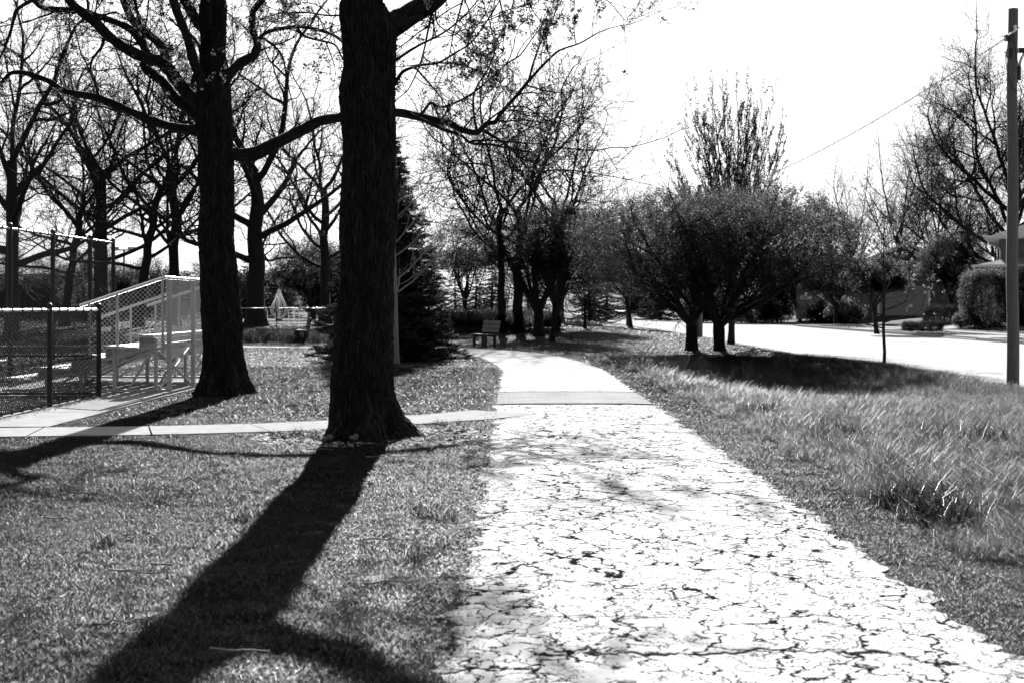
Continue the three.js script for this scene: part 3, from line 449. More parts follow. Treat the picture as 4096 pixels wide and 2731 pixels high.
{ // ---- young upright maple behind the crab apples, vase shaped
  const d = 57, pos = standing(731, d), T = new Tree(5), root = thing('young_maple_tree', 'tall vase-shaped young tree with upswept budding branches above the crab apples', 'tree', pos);
  const pts = [0, 0.5, 1.2, 2, 2.8, 3.4].map((y, k) => V(0.02 * k, y - (k ? 0 : 0.1), 0)); T.trunk.tube(pts, [0.17, 0.13, 0.12, 0.115, 0.11, 0.1], 12);
  const S = { max: 2, seg: [9, 6, 4], wig: [0.03, 0.05, 0.06], up: [0.025, 0.05, 0.05], taper: [0.25, 0.3, 0.5], sides: [6, 4, 3], kids: [11, 4], from: [0.2, 0.15], ang: [0.42, 0.4], ratio: [0.34, 0.45], slim: 0.012, min: 0.008, buds: 5, budFrom: 0.1, budChance: 0.8, budSize: 1.3, lift: 0.3 };
  for (let k = 0; k < 26; k++) { // limbs fan out to fill a tall oval
    const a = k * 2.4, f = k / 25, h = lerp(3.4, 1.9, f), R = 0.25 + 2.8 * Math.sqrt(f), top = lerp(10.6, 5.6, f * f) - (f > 0.8 ? 0.8 : 0), from = V(0.08, h, 0), to = V(Math.cos(a) * R, top, Math.sin(a) * R).sub(from), L = to.length();
    to.x *= 1.25; to.z *= 1.25; T.grow(from, to, L * 0.74, lerp(0.07, 0.035, f), 0, S);
  }
  T.build(root, M.barkFar, M.barkFar, budGeo, M.bud);
}
{ // ---- the bare pale sapling before the spruce and the thin one by the street
  const S = { max: 2, seg: [7, 6, 4], wig: [0.1, 0.14, 0.18], up: [0.06, 0.08, 0.06], taper: [0.3, 0.35, 0.5], sides: [6, 4, 3], kids: [6, 4], from: [0.25, 0.25], ang: [0.75, 0.7], ratio: [0.45, 0.5], slim: 0.014, min: 0.006, buds: 2, budFrom: 0.4, budChance: 0.35, budSize: 0.9 };
  const T = new Tree(15), d = 38.6, root = thing('pale_sapling', 'slender pale-barked young tree against the dark spruce', 'tree', standing(397, d));
  const tr = [0, 0.3, 1, 2, 3, 4, 5.2].map((y, k) => V(-0.05 * k * 0.4, y - (k ? 0 : 0.1), 0)); T.trunk.tube(tr, [0.1, 0.078, 0.075, 0.07, 0.05, 0.035, 0.015], 12);
  for (let k = 0; k < 10; k++) { const h = 1.55 + k * 0.34, a = (k % 3 ? 0.5 : 3.0) * (k % 2 ? 1 : -0.5) + 0.3 * Math.sin(k * 5); T.grow(V(-0.03 - 0.01 * h, h, 0), V(Math.cos(a), 0.75, Math.sin(a)), 2.1 - k * 0.1, 0.032 - 0.0015 * k, 0, S); }
  T.build(root, M.barkPale, M.barkPale, [budGeo[0]], M.leafPale);
  const U = new Tree(16), d2 = 40, root2 = thing('street_sapling', 'thin bare sapling at the street edge, its dark stem bristling with twigs', 'tree', standing(884, d2));
  U.trunk.tube([0, 0.4, 1, 1.6, 2.3, 3, 3.75].map((y, k) => V(0.02 * Math.sin(k * 2), y - (k ? 0 : 0.1), 0)), [0.055, 0.045, 0.043, 0.04, 0.03, 0.018, 0.006], 9);
  for (let k = 0; k < 15; k++) { const h = 1.05 + k * 0.17, a = k * 2.3 + (k < 4 ? (k % 2 ? 0 : 3.1) - k * 2.3 : 0); U.grow(V(0, h, 0), V(Math.cos(a), k < 4 ? 0.25 : 0.8, Math.sin(a)), 1.7 - k * 0.085, 0.026 - k * 0.001, 0, { ...S, kids: [5, 2], budChance: 0.8, budSize: 0.8 }); }
  U.build(root2, M.barkFar, M.barkFar, [budGeo[1]], M.leafPale);
}
// ---- small leafy trees: a trunk or two, spreading limbs and a dense crown of little leaves
function leafyTree(seed, name, label, pos, o, group) {
  const T = new Tree(seed), r = T.r, root = thing(name, label, 'tree', pos, 0, group), lean = o.lean ?? [0, 0], h = o.clear, n = 8;
  const pts = [], rad = []; for (let k = 0; k <= n; k++) { const t = k / n; pts.push(V(lean[0] * h * t, h * t - (k ? 0 : 0.12), lean[1] * h * t)); rad.push(o.r * (1 - 0.15 * t + 0.4 * Math.max(0, 1 - t * 5) ** 2)); }
  T.trunk.tube(pts, rad, 16, 0, (p, a) => o.r * 0.1 * N3(Math.cos(a) * 2.5, Math.sin(a) * 2.5, p.y * 1.4 + seed) + o.r * 0.07 * Math.sin(a * 5 + p.y * 3));
  const top = pts[n], c = V(...o.centre), S = { spray: 1, sprayLen: o.twig ?? 0.75, max: 2, seg: [7, 6, 5, 3], wig: [0.14, 0.2, 0.25, 0.25], up: o.up ?? [0.03, 0.05, 0.03, 0.03], taper: [0.45, 0.4, 0.4, 0.5], sides: [8, 5, 3, 3], kids: o.kids ?? [5, 4, 4], from: [0.25, 0.2, 0.2], ang: [0.8, 0.8, 0.75], ratio: [0.5, 0.5, 0.5], slim: 0.03, min: 0.007, buds: 0, budFrom: 0, budChance: 0, budSize: 1 };
  for (let k = 0; k < o.limbs; k++) { const a = k / o.limbs * 6.283 + 0.4 * r(), e = o.size; const target = V(c.x + e[0] * 0.75 * Math.cos(a), c.y + e[1] * (0.9 * r() - 0.3), c.z + e[2] * 0.75 * Math.sin(a)), from = top.clone(); from.y -= 0.1 + 0.25 * h * r(); const dir = target.sub(from), L = dir.length(); dir.y += L * (o.arch ?? 0.1); T.grow(from, dir, L * 0.62, o.r * (0.42 + 0.2 * r()), 0, S); }
  // leaves fill the crown's volume in clumps, thinner towards an uneven outline
  const e = o.size, N = o.leaves; let tries = 0;
  while (o.umbrella && T.leaves.length < N && tries++ < N * 14) { // flat underside, domed ragged top with upright shoots
    const a = r() * 6.283, s = Math.sqrt(r()), ux = Math.cos(a) * s, uz = Math.sin(a) * s, n1 = N3(ux * 2.2 + seed, 3, uz * 2.2), n2 = N3(ux * 7 + seed, 7, uz * 7);
    if (s > 0.9 + 0.14 * n1 + 0.12 * n2) continue;
    const top = c.y + e[1] * (1 - 0.72 * s * s + 0.2 * n1 + 0.18 * n2), bot = o.umbrella + 0.5 * (1 - s) + 0.25 * n2 + 0.2 * n1, q = r(), x = c.x + e[0] * ux, z = c.z + e[2] * uz, Y = lerp(bot, top, 1 - q * q * 0.999);
    if (N3(x * 2 + seed, Y * 3, z * 2) < (o.gap ?? -0.15)) continue;
    const tip = r() < 0.03 ? 5 : 1; // now and then a shoot
    for (let k = 0; k < tip; k++) T.leaves.push([x + 0.03 * k * n2, (tip > 1 ? top : Y) + 0.1 * k, z, (o.leafSize ?? 1) * (0.7 + 0.6 * r()) * (tip > 1 ? 0.55 : 1), r() * 6, r() * 6, r() * 6, 0.35 + 1.3 * r() * r()]);
  }
  while (T.leaves.length < N && tries++ < N * 14) {
    const a = r() * 6.283, y = r() * 2 - 1, s = Math.cbrt(0.12 + 0.88 * r()), q = Math.sqrt(1 - y * y), ux = q * Math.cos(a) * s, uy = y * s, uz = q * Math.sin(a) * s;
    const x = c.x + e[0] * ux, z = c.z + e[2] * uz, Y = c.y + e[1] * (uy < 0 ? uy * (o.flat ?? 0.6) : uy);
    const edge = 0.72 + 0.34 * N3(ux * 2.4 + seed, uy * 2.4, uz * 2.4) + 0.26 * N3(ux * 6, uy * 6 + seed, uz * 6);
    if (s > edge + 0.12) continue; if (N3(x * (o.grain ?? 1.3) + seed, Y * (o.grain ?? 1.3) * 1.7, z * (o.grain ?? 1.3)) < (o.gap ?? -0.15)) continue;
    T.leaves.push([x, Y, z, (o.leafSize ?? 1) * (0.7 + 0.6 * r()), r() * 6, r() * 6, r() * 6, 0.45 + 1.1 * r() * r()]);
  }
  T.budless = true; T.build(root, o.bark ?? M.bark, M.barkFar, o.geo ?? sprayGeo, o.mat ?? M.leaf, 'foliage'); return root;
}
leafyTree(101, 'crab_apple_tree', 'spreading crab apple with a dark leafy crown, left trunk of the touching pair', standing(692, 47.8), { r: 0.21, clear: 1.15, lean: [-0.02, 0.02], centre: [-0.9, 3.1, 2.2], size: [3.5, 1.85, 6.0], umbrella: 1.75, limbs: 11, leaves: 8500, gap: -0.15, arch: 0.12, grain: 2.6, leafSize: 0.9 }, 'crab apple pair');
leafyTree(107, 'crab_apple_tree', 'spreading crab apple with a twisted trunk, right trunk of the touching pair', standing(720, 47), { r: 0.2, clear: 1.2, lean: [-0.05, 0], centre: [0.6, 3.05, 2.6], size: [3.5, 1.9, 6.2], umbrella: 1.8, limbs: 11, leaves: 9000, gap: -0.15, arch: 0.12, grain: 2.6, leafSize: 0.9 }, 'crab apple pair');
leafyTree(113, 'small_leafy_tree', 'many-stemmed small tree right of the bench, its thick trunk forked low', standing(539, 64), { r: 0.24, clear: 1.3, lean: [-0.03, 0], centre: [-0.1, 3.9, 0], size: [3.3, 2.3, 2.6], limbs: 8, leaves: 3000, gap: 0.05, grain: 1.3, arch: 0.3 });
leafyTree(114, 'small_leafy_tree', 'dark-trunked small tree just behind the slim leaning one, right of the bench', standing(556, 68), { r: 0.2, clear: 1.4, centre: [0.4, 4.2, 0], size: [2.8, 2.2, 2.4], limbs: 7, leaves: 2300, gap: 0.08, grain: 1.3, arch: 0.3 });
leafyTree(127, 'small_leafy_tree', 'slim smooth-trunked leafy tree standing in the lawn right of the bench', standing(552, 59.5), { r: 0.115, clear: 1.7, lean: [0.1, 0], centre: [0.5, 3.9, 0], size: [2.0, 2.2, 1.9], limbs: 6, leaves: 2200, gap: 0.0, arch: 0.3 });
leafyTree(131, 'small_leafy_tree', 'small straight-stemmed tree with a round bright crown left of the crab apples', standing(585, 72), { r: 0.08, clear: 1.5, centre: [0, 3.3, 0], size: [2.5, 1.9, 2.4], limbs: 7, leaves: 4500, gap: -0.15, arch: 0.15 });
leafyTree(137, 'small_leafy_tree', 'leaning small street tree beside the farther utility pole', standing(631, 92), { r: 0.14, clear: 2.2, lean: [-0.14, 0], centre: [-0.6, 3.8, 0], size: [2.9, 1.6, 2.6], limbs: 7, leaves: 2600, gap: -0.1, geo: sprayGeo, leafSize: 1.3 });
leafyTree(139, 'small_leafy_tree', 'small leafy tree between the spruce and the bench, trunk forked at head height', standing(465, 74), { r: 0.12, clear: 1.8, centre: [-0.2, 3.9, 0], size: [2.8, 1.9, 2.4], limbs: 7, leaves: 2600, gap: 0.02, arch: 0.2 });
leafyTree(149, 'blossoming_tree', 'pale blossoming street tree leaning before the garage', standing(877, 82), { r: 0.14, clear: 1.9, lean: [-0.12, 0], centre: [0, 3.2, 0], size: [2.1, 1.3, 1.9], limbs: 8, leaves: 2200, gap: -0.05, mat: M.leafPale, geo: sprayGeo, leafSize: 1.5, arch: 0.2 });
leafyTree(151, 'small_leafy_tree', 'drooping dark tree right of the garage', standing(952, 104), { r: 0.16, clear: 1.6, lean: [-0.06, 0], centre: [-0.2, 4.0, 0], size: [2.7, 2.5, 2.6], limbs: 9, leaves: 2600, gap: -0.05, geo: sprayGeo, leafSize: 1.6 });
leafyTree(157, 'small_leafy_tree', 'leafy tree behind the street name sign', standing(800, 128), { r: 0.16, clear: 1.8, centre: [0, 4.3, 0], size: [4.6, 2.8, 3], limbs: 9, leaves: 3800, gap: -0.1, geo: sprayGeo, leafSize: 2 });
leafyTree(163, 'small_leafy_tree', 'dark leafy tree overhanging the front lawn left of the garage', standing(836, 112), { r: 0.2, clear: 1.9, centre: [-0.3, 3.9, 0], size: [3, 2.0, 3], limbs: 9, leaves: 2600, gap: -0.12, geo: sprayGeo, leafSize: 2 });
leafyTree(164, 'small_leafy_tree', 'leafy tree far down the street, beyond the parked cars', standing(655, 170), { r: 0.2, clear: 2, centre: [0, 4.6, 0], size: [6, 3.2, 4], limbs: 8, leaves: 3000, gap: -0.1, geo: sprayGeo, leafSize: 2 });
leafyTree(165, 'small_leafy_tree', 'leafy tree beyond the playground fence, right of the spinner frame', standing(313, 108), { r: 0.2, clear: 1.5, centre: [0, 3.7, 0], size: [3.6, 2.9, 3], limbs: 8, leaves: 2600, gap: -0.02, geo: sprayGeo, leafSize: 2 });
console.log('leafy trees');

// ---- the spruce
function spruce(seed, label, pos, H, R, density, group) {
  const r = rng(seed), root = thing('spruce_tree', label, 'tree', pos, 0, group), trunk = new Sheet(), wood = new Sheet(), list = [];
  trunk.tube([V(0, -0.1, 0), V(0, H * 0.5, 0), V(0, H, 0)], [H * 0.022, H * 0.013, 0.01], 9);
  const whorls = Math.round(H * 5.2 * density);
  for (let w = 0; w < whorls; w++) { const t = (w + 0.5) / whorls, h0 = 0.12 + (H - 0.15) * t, L = R * Math.pow(1 - t, 0.85) * (0.92 + 0.16 * r()) + 0.06, m = Math.round(lerp(15, 5, t) * Math.sqrt(density));
    for (let k = 0; k < m; k++) { const a = (k + r()) / m * 6.283, l = L * (0.66 + 0.5 * r()), h = Math.max(0.05, h0 + (r() - 0.5) * 0.3), p0 = V(0, h, 0), p1 = V(Math.cos(a) * l * 0.6, h - (0.08 + 0.16 * r()) * l, Math.sin(a) * l * 0.6), p2 = V(Math.cos(a) * l, h - (0.02 + 0.2 * r()) * l, Math.sin(a) * l); wood.tube([p0, p1, p2], [0.014, 0.009, 0.004], 3);
      const n = Math.max(3, Math.round(l * 11)); for (let j = 0; j < n; j++) { const s = (j + 0.4 + 0.6 * r()) / n, q = s < 0.6 ? p0.clone().lerp(p1, s / 0.6) : p1.clone().lerp(p2, (s - 0.6) / 0.4), b = a + (r() - 0.5) * 1.9; list.push([q.x + 0.05 * (r() - 0.5), q.y, q.z + 0.05 * (r() - 0.5), (H > 5 ? 1 : 0.8) * (0.75 + 0.5 * r()) * (H > 8 ? 1.8 : 1), 0, -b, (r() - 0.35) * 0.7, 0.6 + 0.8 * r()]); } } }
  part(root, 'trunk', trunk.geo(), M.barkFar); part(root, 'branches', wood.geo(), M.barkFar, 'stuff');
  instanced(root, 'needles', needleSpray, M.needle, list); return root;
}
const needleSpray = (() => { const s = new Sheet(), r = rng(5); for (let k = 0; k < 26; k++) { const t = k / 26, x = 0.3 * t, a = k * 2.4, L = 0.1 * (1 - 0.4 * t), dx = 0.6 * L, dy = Math.cos(a) * L * 0.8, dz = Math.sin(a) * L, w = 0.016, i = s.count; s.p.push(x, -w, 0, x, w, 0, x + dx, dy, dz); s.n.push(0, Math.sin(a), Math.cos(a), 0, Math.sin(a), Math.cos(a), 0, Math.sin(a), Math.cos(a)); s.u.push(0, 0, 0, 1, 1, 1); s.i.push(i, i + 1, i + 2); } return s.geo(); })();
spruce(3, 'broad dark spruce behind the biggest foreground trunk', standing(388, 41), 6.3, 1.95, 1.7);
const farSpruce = spruce(6, 'dark evergreen at the far end of the path, right of the bench trees', standing(590, 112), 6.5, 2.3, 0.5, 'far evergreens');
[[476, 104, 0.62, 'left evergreen of the dark row behind the raised bed'], [492, 106, 0.7, 'second evergreen of the dark row behind the raised bed'], [455, 108, 0.6, 'evergreen of the dark row just right of the spruce'], [536, 112, 0.65, 'evergreen behind the forked small tree'], [660, 150, 1.2, 'dark evergreen at the far bend of the street'], [607, 160, 1.0, 'dark evergreen left of the far utility pole'], [247, 122, 0.8, 'dark evergreen bush left of the massive oak'], [283, 128, 0.7, 'dark evergreen bush behind the white spinner frame']].forEach(([px, d, s, l], k) => copyOf(farSpruce, l, standing(px, d), k * 1.3, [s * 1.2, s, s * 1.2], 'far evergreens'));

// ---- shrubs, hedges and the dense growth along the far edges
function shrub(seed, name, label, pos, e, n, o = {}, group) {
  const r = rng(seed), root = thing(name, label, o.category ?? 'shrub', pos, o.turn ?? 0, group), wood = new Sheet(), list = [];
  for (let k = 0; k < (o.stems ?? 9); k++) { const a = r() * 6.283, s = 0.3 + 0.6 * r(); wood.tube([V(0.15 * Math.cos(a) * e[0], -0.05, 0.15 * Math.sin(a) * e[2]), V(0.3 * s * Math.cos(a) * e[0], e[1] * 0.7, 0.3 * s * Math.sin(a) * e[2]), V(0.75 * s * Math.cos(a) * e[0], e[1] * 1.6, 0.75 * s * Math.sin(a) * e[2])], [0.03, 0.02, 0.008], 4); }
  for (let tries = 0; list.length < n && tries < n * 12; tries++) { const x = r() * 2 - 1, y = r() * 2 - 1, z = r() * 2 - 1, p = o.boxy ? 5 : 2, q = Math.abs(x) ** p + Math.abs(y) ** p + Math.abs(z) ** p; if (q > 1 + (o.rough ?? 0.25) * N3(x * 2.5 + seed, y * 2.5, z * 2.5) || q < (o.hollow ?? 0.15)) continue; if (!o.boxy && N3(x * e[0] * 1.2 + seed, y * e[1] * 1.6, z * e[2] * 1.2) < (o.gap ?? -0.4)) continue; list.push([x * e[0], e[1] * (1 + y), z * e[2], (o.leafSize ?? 1) * (0.7 + 0.6 * r()), r() * 6, r() * 6, r() * 6, 0.4 + 1.0 * r()]); }
  part(root, 'stems', wood.geo(), M.barkFar, 'stuff'); const G = o.geo ?? bigSpray; G.forEach((g, k) => instanced(root, 'foliage', g, o.mat ?? M.leaf, list.filter((_, j) => j % G.length === k))); return root;
}
shrub(201, 'clipped_hedge', 'large rounded clipped dark hedge right of the garage', standing(942, 96), [1.2, 0.62, 1.0], 1500, { boxy: true, mat: M.hedge, geo: sprayGeo, rough: 0.1, hollow: 0.3 });
shrub(202, 'clipped_hedge', 'low clipped dark hedge by the driveway, left smaller one of two', standing(910, 84), [0.36, 0.25, 0.6], 420, { boxy: true, mat: M.hedge, geo: sprayGeo, rough: 0.1, hollow: 0.2, leafSize: 0.8 });
shrub(203, 'clipped_hedge', 'low clipped dark hedge by the driveway, right longer one of two', standing(930, 83), [0.72, 0.28, 0.6], 700, { boxy: true, mat: M.hedge, geo: sprayGeo, rough: 0.1, hollow: 0.2, leafSize: 0.8 });
shrub(204, 'tall_hedge', 'tall loose leafy hedge left of the wooden utility pole', standing(985, 86), [1.25, 1.75, 1.6], 3600, { boxy: true, rough: 0.35, geo: sprayGeo, leafSize: 1.3 });
shrub(205, 'tall_hedge', 'tall hedge at the right edge of the picture behind the utility pole', standing(1030, 84), [1.1, 1.7, 1.6], 2600, { boxy: true, rough: 0.35, geo: sprayGeo, leafSize: 1.3, mat: M.hedge });
shrub(206, 'shrub', 'small rounded bush at the foot of the tall loose hedge', standing(962, 88), [0.55, 0.5, 0.6], 500, { geo: sprayGeo });
const bush = shrub(210, 'shrub', 'loose leafy shrub beside the side street corner', standing(752, 124), [2.2, 1.3, 1.6], 900, {}, 'shrubs along the far edges');
const dark = shrub(211, 'shrub', 'dark dense shrub on the far side of the ball field behind the low fence', standing(30, 104), [3, 1.6, 2], 1400, { mat: M.hedge, gap: -0.6 }, 'shrubs along the far edges');
const tallBush = shrub(212, 'tall_bush', 'tall twiggy bush behind the tall fence, left of the stout oak', standing(84, 98), [1.8, 2.5, 2], 750, { gap: 0.0, rough: 0.6, geo: sprayGeo, leafSize: 1.7, stems: 22 }, 'shrubs along the far edges');
[[dark, 72, 108, 1.15, 'dark shrub mass behind the tall fence, second from the left'], [dark, 118, 104, 1.1, 'dark shrub mass behind the sloping bleacher rail'], [dark, 160, 110, 1.2, 'dark shrub mass behind the bleacher posts'], [dark, 222, 128, 1.3, 'dark shrub mass hidden behind the second foreground trunk'], [dark, 263, 132, 1.35, 'dark shrub mass behind the massive oak'], [dark, 330, 126, 1.2, 'dark shrub mass left of the spruce'], [tallBush, 46, 116, 1.1, 'tall twiggy bush above the skylit roof'], [tallBush, 132, 122, 1.0, 'tall twiggy bush beneath the field light'], [tallBush, 150, 126, 1.15, 'tall twiggy bush right of the field light'], [tallBush, 205, 134, 1.1, 'tall twiggy bush left of the second foreground trunk'], [tallBush, 312, 130, 1.25, 'tall twiggy bush right of the white spinner frame'], [tallBush, 345, 132, 1.3, 'tall twiggy bush behind the biggest foreground trunk'], [bush, 700, 132, 1.2, 'loose shrub behind the crab apple trunks'], [bush, 728, 130, 1.1, 'loose shrub right of the crab apple trunks'], [bush, 775, 126, 1.2, 'loose shrub left of the street name sign'], [bush, 826, 118, 0.9, 'low shrub bed right of the street name sign'], [bush, 845, 114, 0.85, 'low shrub bed beneath the leafy tree left of the garage'], [tallBush, 715, 150, 1.4, 'tall bush closing the view behind the crab apples'], [tallBush, 760, 152, 1.4, 'tall bush behind the side street corner'], [tallBush, 690, 165, 1.5, 'tall bush at the street bend left of the crab apple trunks'], [tallBush, 628, 215, 1.6, 'tall bush beyond the parked cars'], [tallBush, 585, 240, 1.8, 'tall bush at the end of the street'], [tallBush, 560, 190, 1.6, 'tall bush behind the slim leaning tree'], [tallBush, 505, 150, 1.0, 'tall bush behind the pair of old trunks'], [tallBush, 430, 150, 1.0, 'tall bush behind the spruce'], [tallBush, 530, 160, 1.0, 'tall bush behind the forked small tree'], [bush, 905, 128, 1.3, 'shrub left of the clipped hedge'], [tallBush, 862, 150, 1.3, 'tall bush behind the blossoming tree'], [tallBush, 965, 130, 1.4, 'tall bush between the two houses'], [dark, 645, 190, 1.2, 'dark shrub mass beyond the far bend of the street'], [tallBush, 10, 128, 1.3, 'tall twiggy bush at the far left edge'], [tallBush, 100, 130, 1.3, 'tall twiggy bush behind the stout oak']].forEach(([o, px, d, s, l], k) => copyOf(o, l, standing(px, d), k * 1.7, s, 'shrubs along the far edges'));
{ // flowering weeds and stems in the raised bed
  const r = rng(44), list = []; for (let k = 0; k < 900; k++) { const d = 66 + 7 * r(), px = 446 + 112 * r(), p = standing(px, d); list.push([p.x, p.y + 0.3, p.z, 1.6 + 1.6 * r() * r(), 0, r() * 6, 0, 0.6 + 1.0 * r()]); }
  for (let k = 0; k < 500; k++) { const d = 58 + 8 * r(), px = 228 + 108 * r(), p = standing(px, d); list.push([p.x, p.y, p.z, 0.7 + 1.2 * r() * r(), 0, r() * 6, 0, 0.6 + 1.0 * r()]); }
  const bed = new THREE.Group(); bed.name = 'bed_weeds'; scene.add(bed); tag(bed, 'rough weeds and stems growing in the planted beds', 'weeds', null, 'stuff');
  instanced(bed, 'weed_tuft', tuft(14, 0.3, 0.12, 0.12, 0.012, 3, 71), M.grassTall, list);
}

// ---------------------------------------------------------------- fences
// woven wire: straight diagonal wires in both directions between the lines v = lo(s) and v = hi(s) of a vertical plane
function chainLink(o, u, W, lo, hi, pitch = 0.085, r = 0.0042) {
  const s = new Sheet(), n = V(0, 1, 0).cross(u).normalize();
  for (const q of [1, -1]) {
    const H = Math.max(hi(0), hi(W)) + 0.2, bottom = Math.min(lo(0), lo(W)) - 0.2;
    for (let c = -(H - bottom); c < W + (H - bottom); c += pitch) { // s = c + q * (v - bottom)
      const f = (v) => (q > 0 ? c + (v - bottom) : c + (H - bottom) - (v - bottom));
      let a = null, b = null; const M_ = 48; for (let k = 0; k <= M_; k++) { const v = lerp(bottom, H, k / M_), x = f(v); if (x >= 0 && x <= W && v >= lo(x) && v <= hi(x)) { if (a === null) a = v; b = v; } }
      if (a === null || b - a < 0.02) continue;
      const P = (v) => o.clone().addScaledVector(u, f(v)).add(V(0, v, 0)).addScaledVector(n, q * r * 0.8);
      s.tube([P(a), P(b)], [r, r], 4);
    }
  }
  return s.geo();
}
function fence(label, a, b, H, posts, o = {}) {
  const base = a.clone(), u = b.clone().sub(a).setY(0), W = u.length(); u.normalize();
  const root = thing(o.name ?? 'chain_link_fence', label, 'fence', base), z = V(0, 0, 0), P = (s, y) => z.clone().addScaledVector(u, s).add(V(0, y, 0));
  for (const s of posts) { const p = part(root, 'post', capped([P(s, -0.1), P(s, H + 0.03)], o.r ?? 0.034, 12), M.black); part(p, 'post_cap', new THREE.SphereGeometry((o.r ?? 0.034) * 1.15, 10, 6).translate(P(s, H + 0.04).x, H + 0.04, P(s, H + 0.04).z), M.black); }
  for (const [n, y, r] of o.rails ?? [['top_rail', H - 0.02, 0.022], ['middle_rail', H * 0.47, 0.02], ['bottom_rail', 0.07, 0.02]]) {
    const m = part(root, n, capped([P(0, y), P(W, y)], r, 12), n === 'top_rail' ? M.galv : M.black);
    const ties = []; for (let s = 0.25; s < W; s += 0.42) ties.push(bar(P(s - 0.012, y - r * 1.1), P(s + 0.012, y + r * 1.1), r * 2.15)); if (ties.length && !o.far) part(m, 'ties', merge(ties), M.black, 'stuff');
  }
  part(root, 'chain_link_mesh', chainLink(z, u, W, () => 0.05, () => H - 0.01, o.pitch, o.wire), o.meshMat ?? M.fabric, 'stuff');
  return root;
}
M.fabric = std(0.012, 0.5, { specularIntensity: 0.6 });
fence('low black chain-link fence along the pale walk in the left foreground', V(-7.12, 0, -12), V(-7.12, 0, -24.5), 1.53, [0.2, 2.6, 5.1, 7.5, 9.9, 12.5], { r: 0.042 });
fence('low chain-link fence turning left from the corner post in front of the bleacher seats', V(-7.2, 0, -24.5), V(-17, 0, -24.55), 1.53, [2.4, 4.85, 7.3, 9.75]);
fence('tall black chain-link ball-field fence behind the low fence', V(-10.25, 0, -23.7), V(-9.87, 0, -35.2), 3.14, [0, 2.45, 4.88, 7.3, 9.75, 11.5], { r: 0.05, rails: [['top_rail', 3.12, 0.026], ['bottom_rail', 0.08, 0.022]], wire: 0.0028 });
fence('low chain-link playground fence in front of the white spinner frame', standing(232, 70), standing(330, 74), 1.08, [0.2, 2.6, 4.95], { far: true, r: 0.03, rails: [['top_rail', 1.06, 0.025]], pitch: 0.14 });

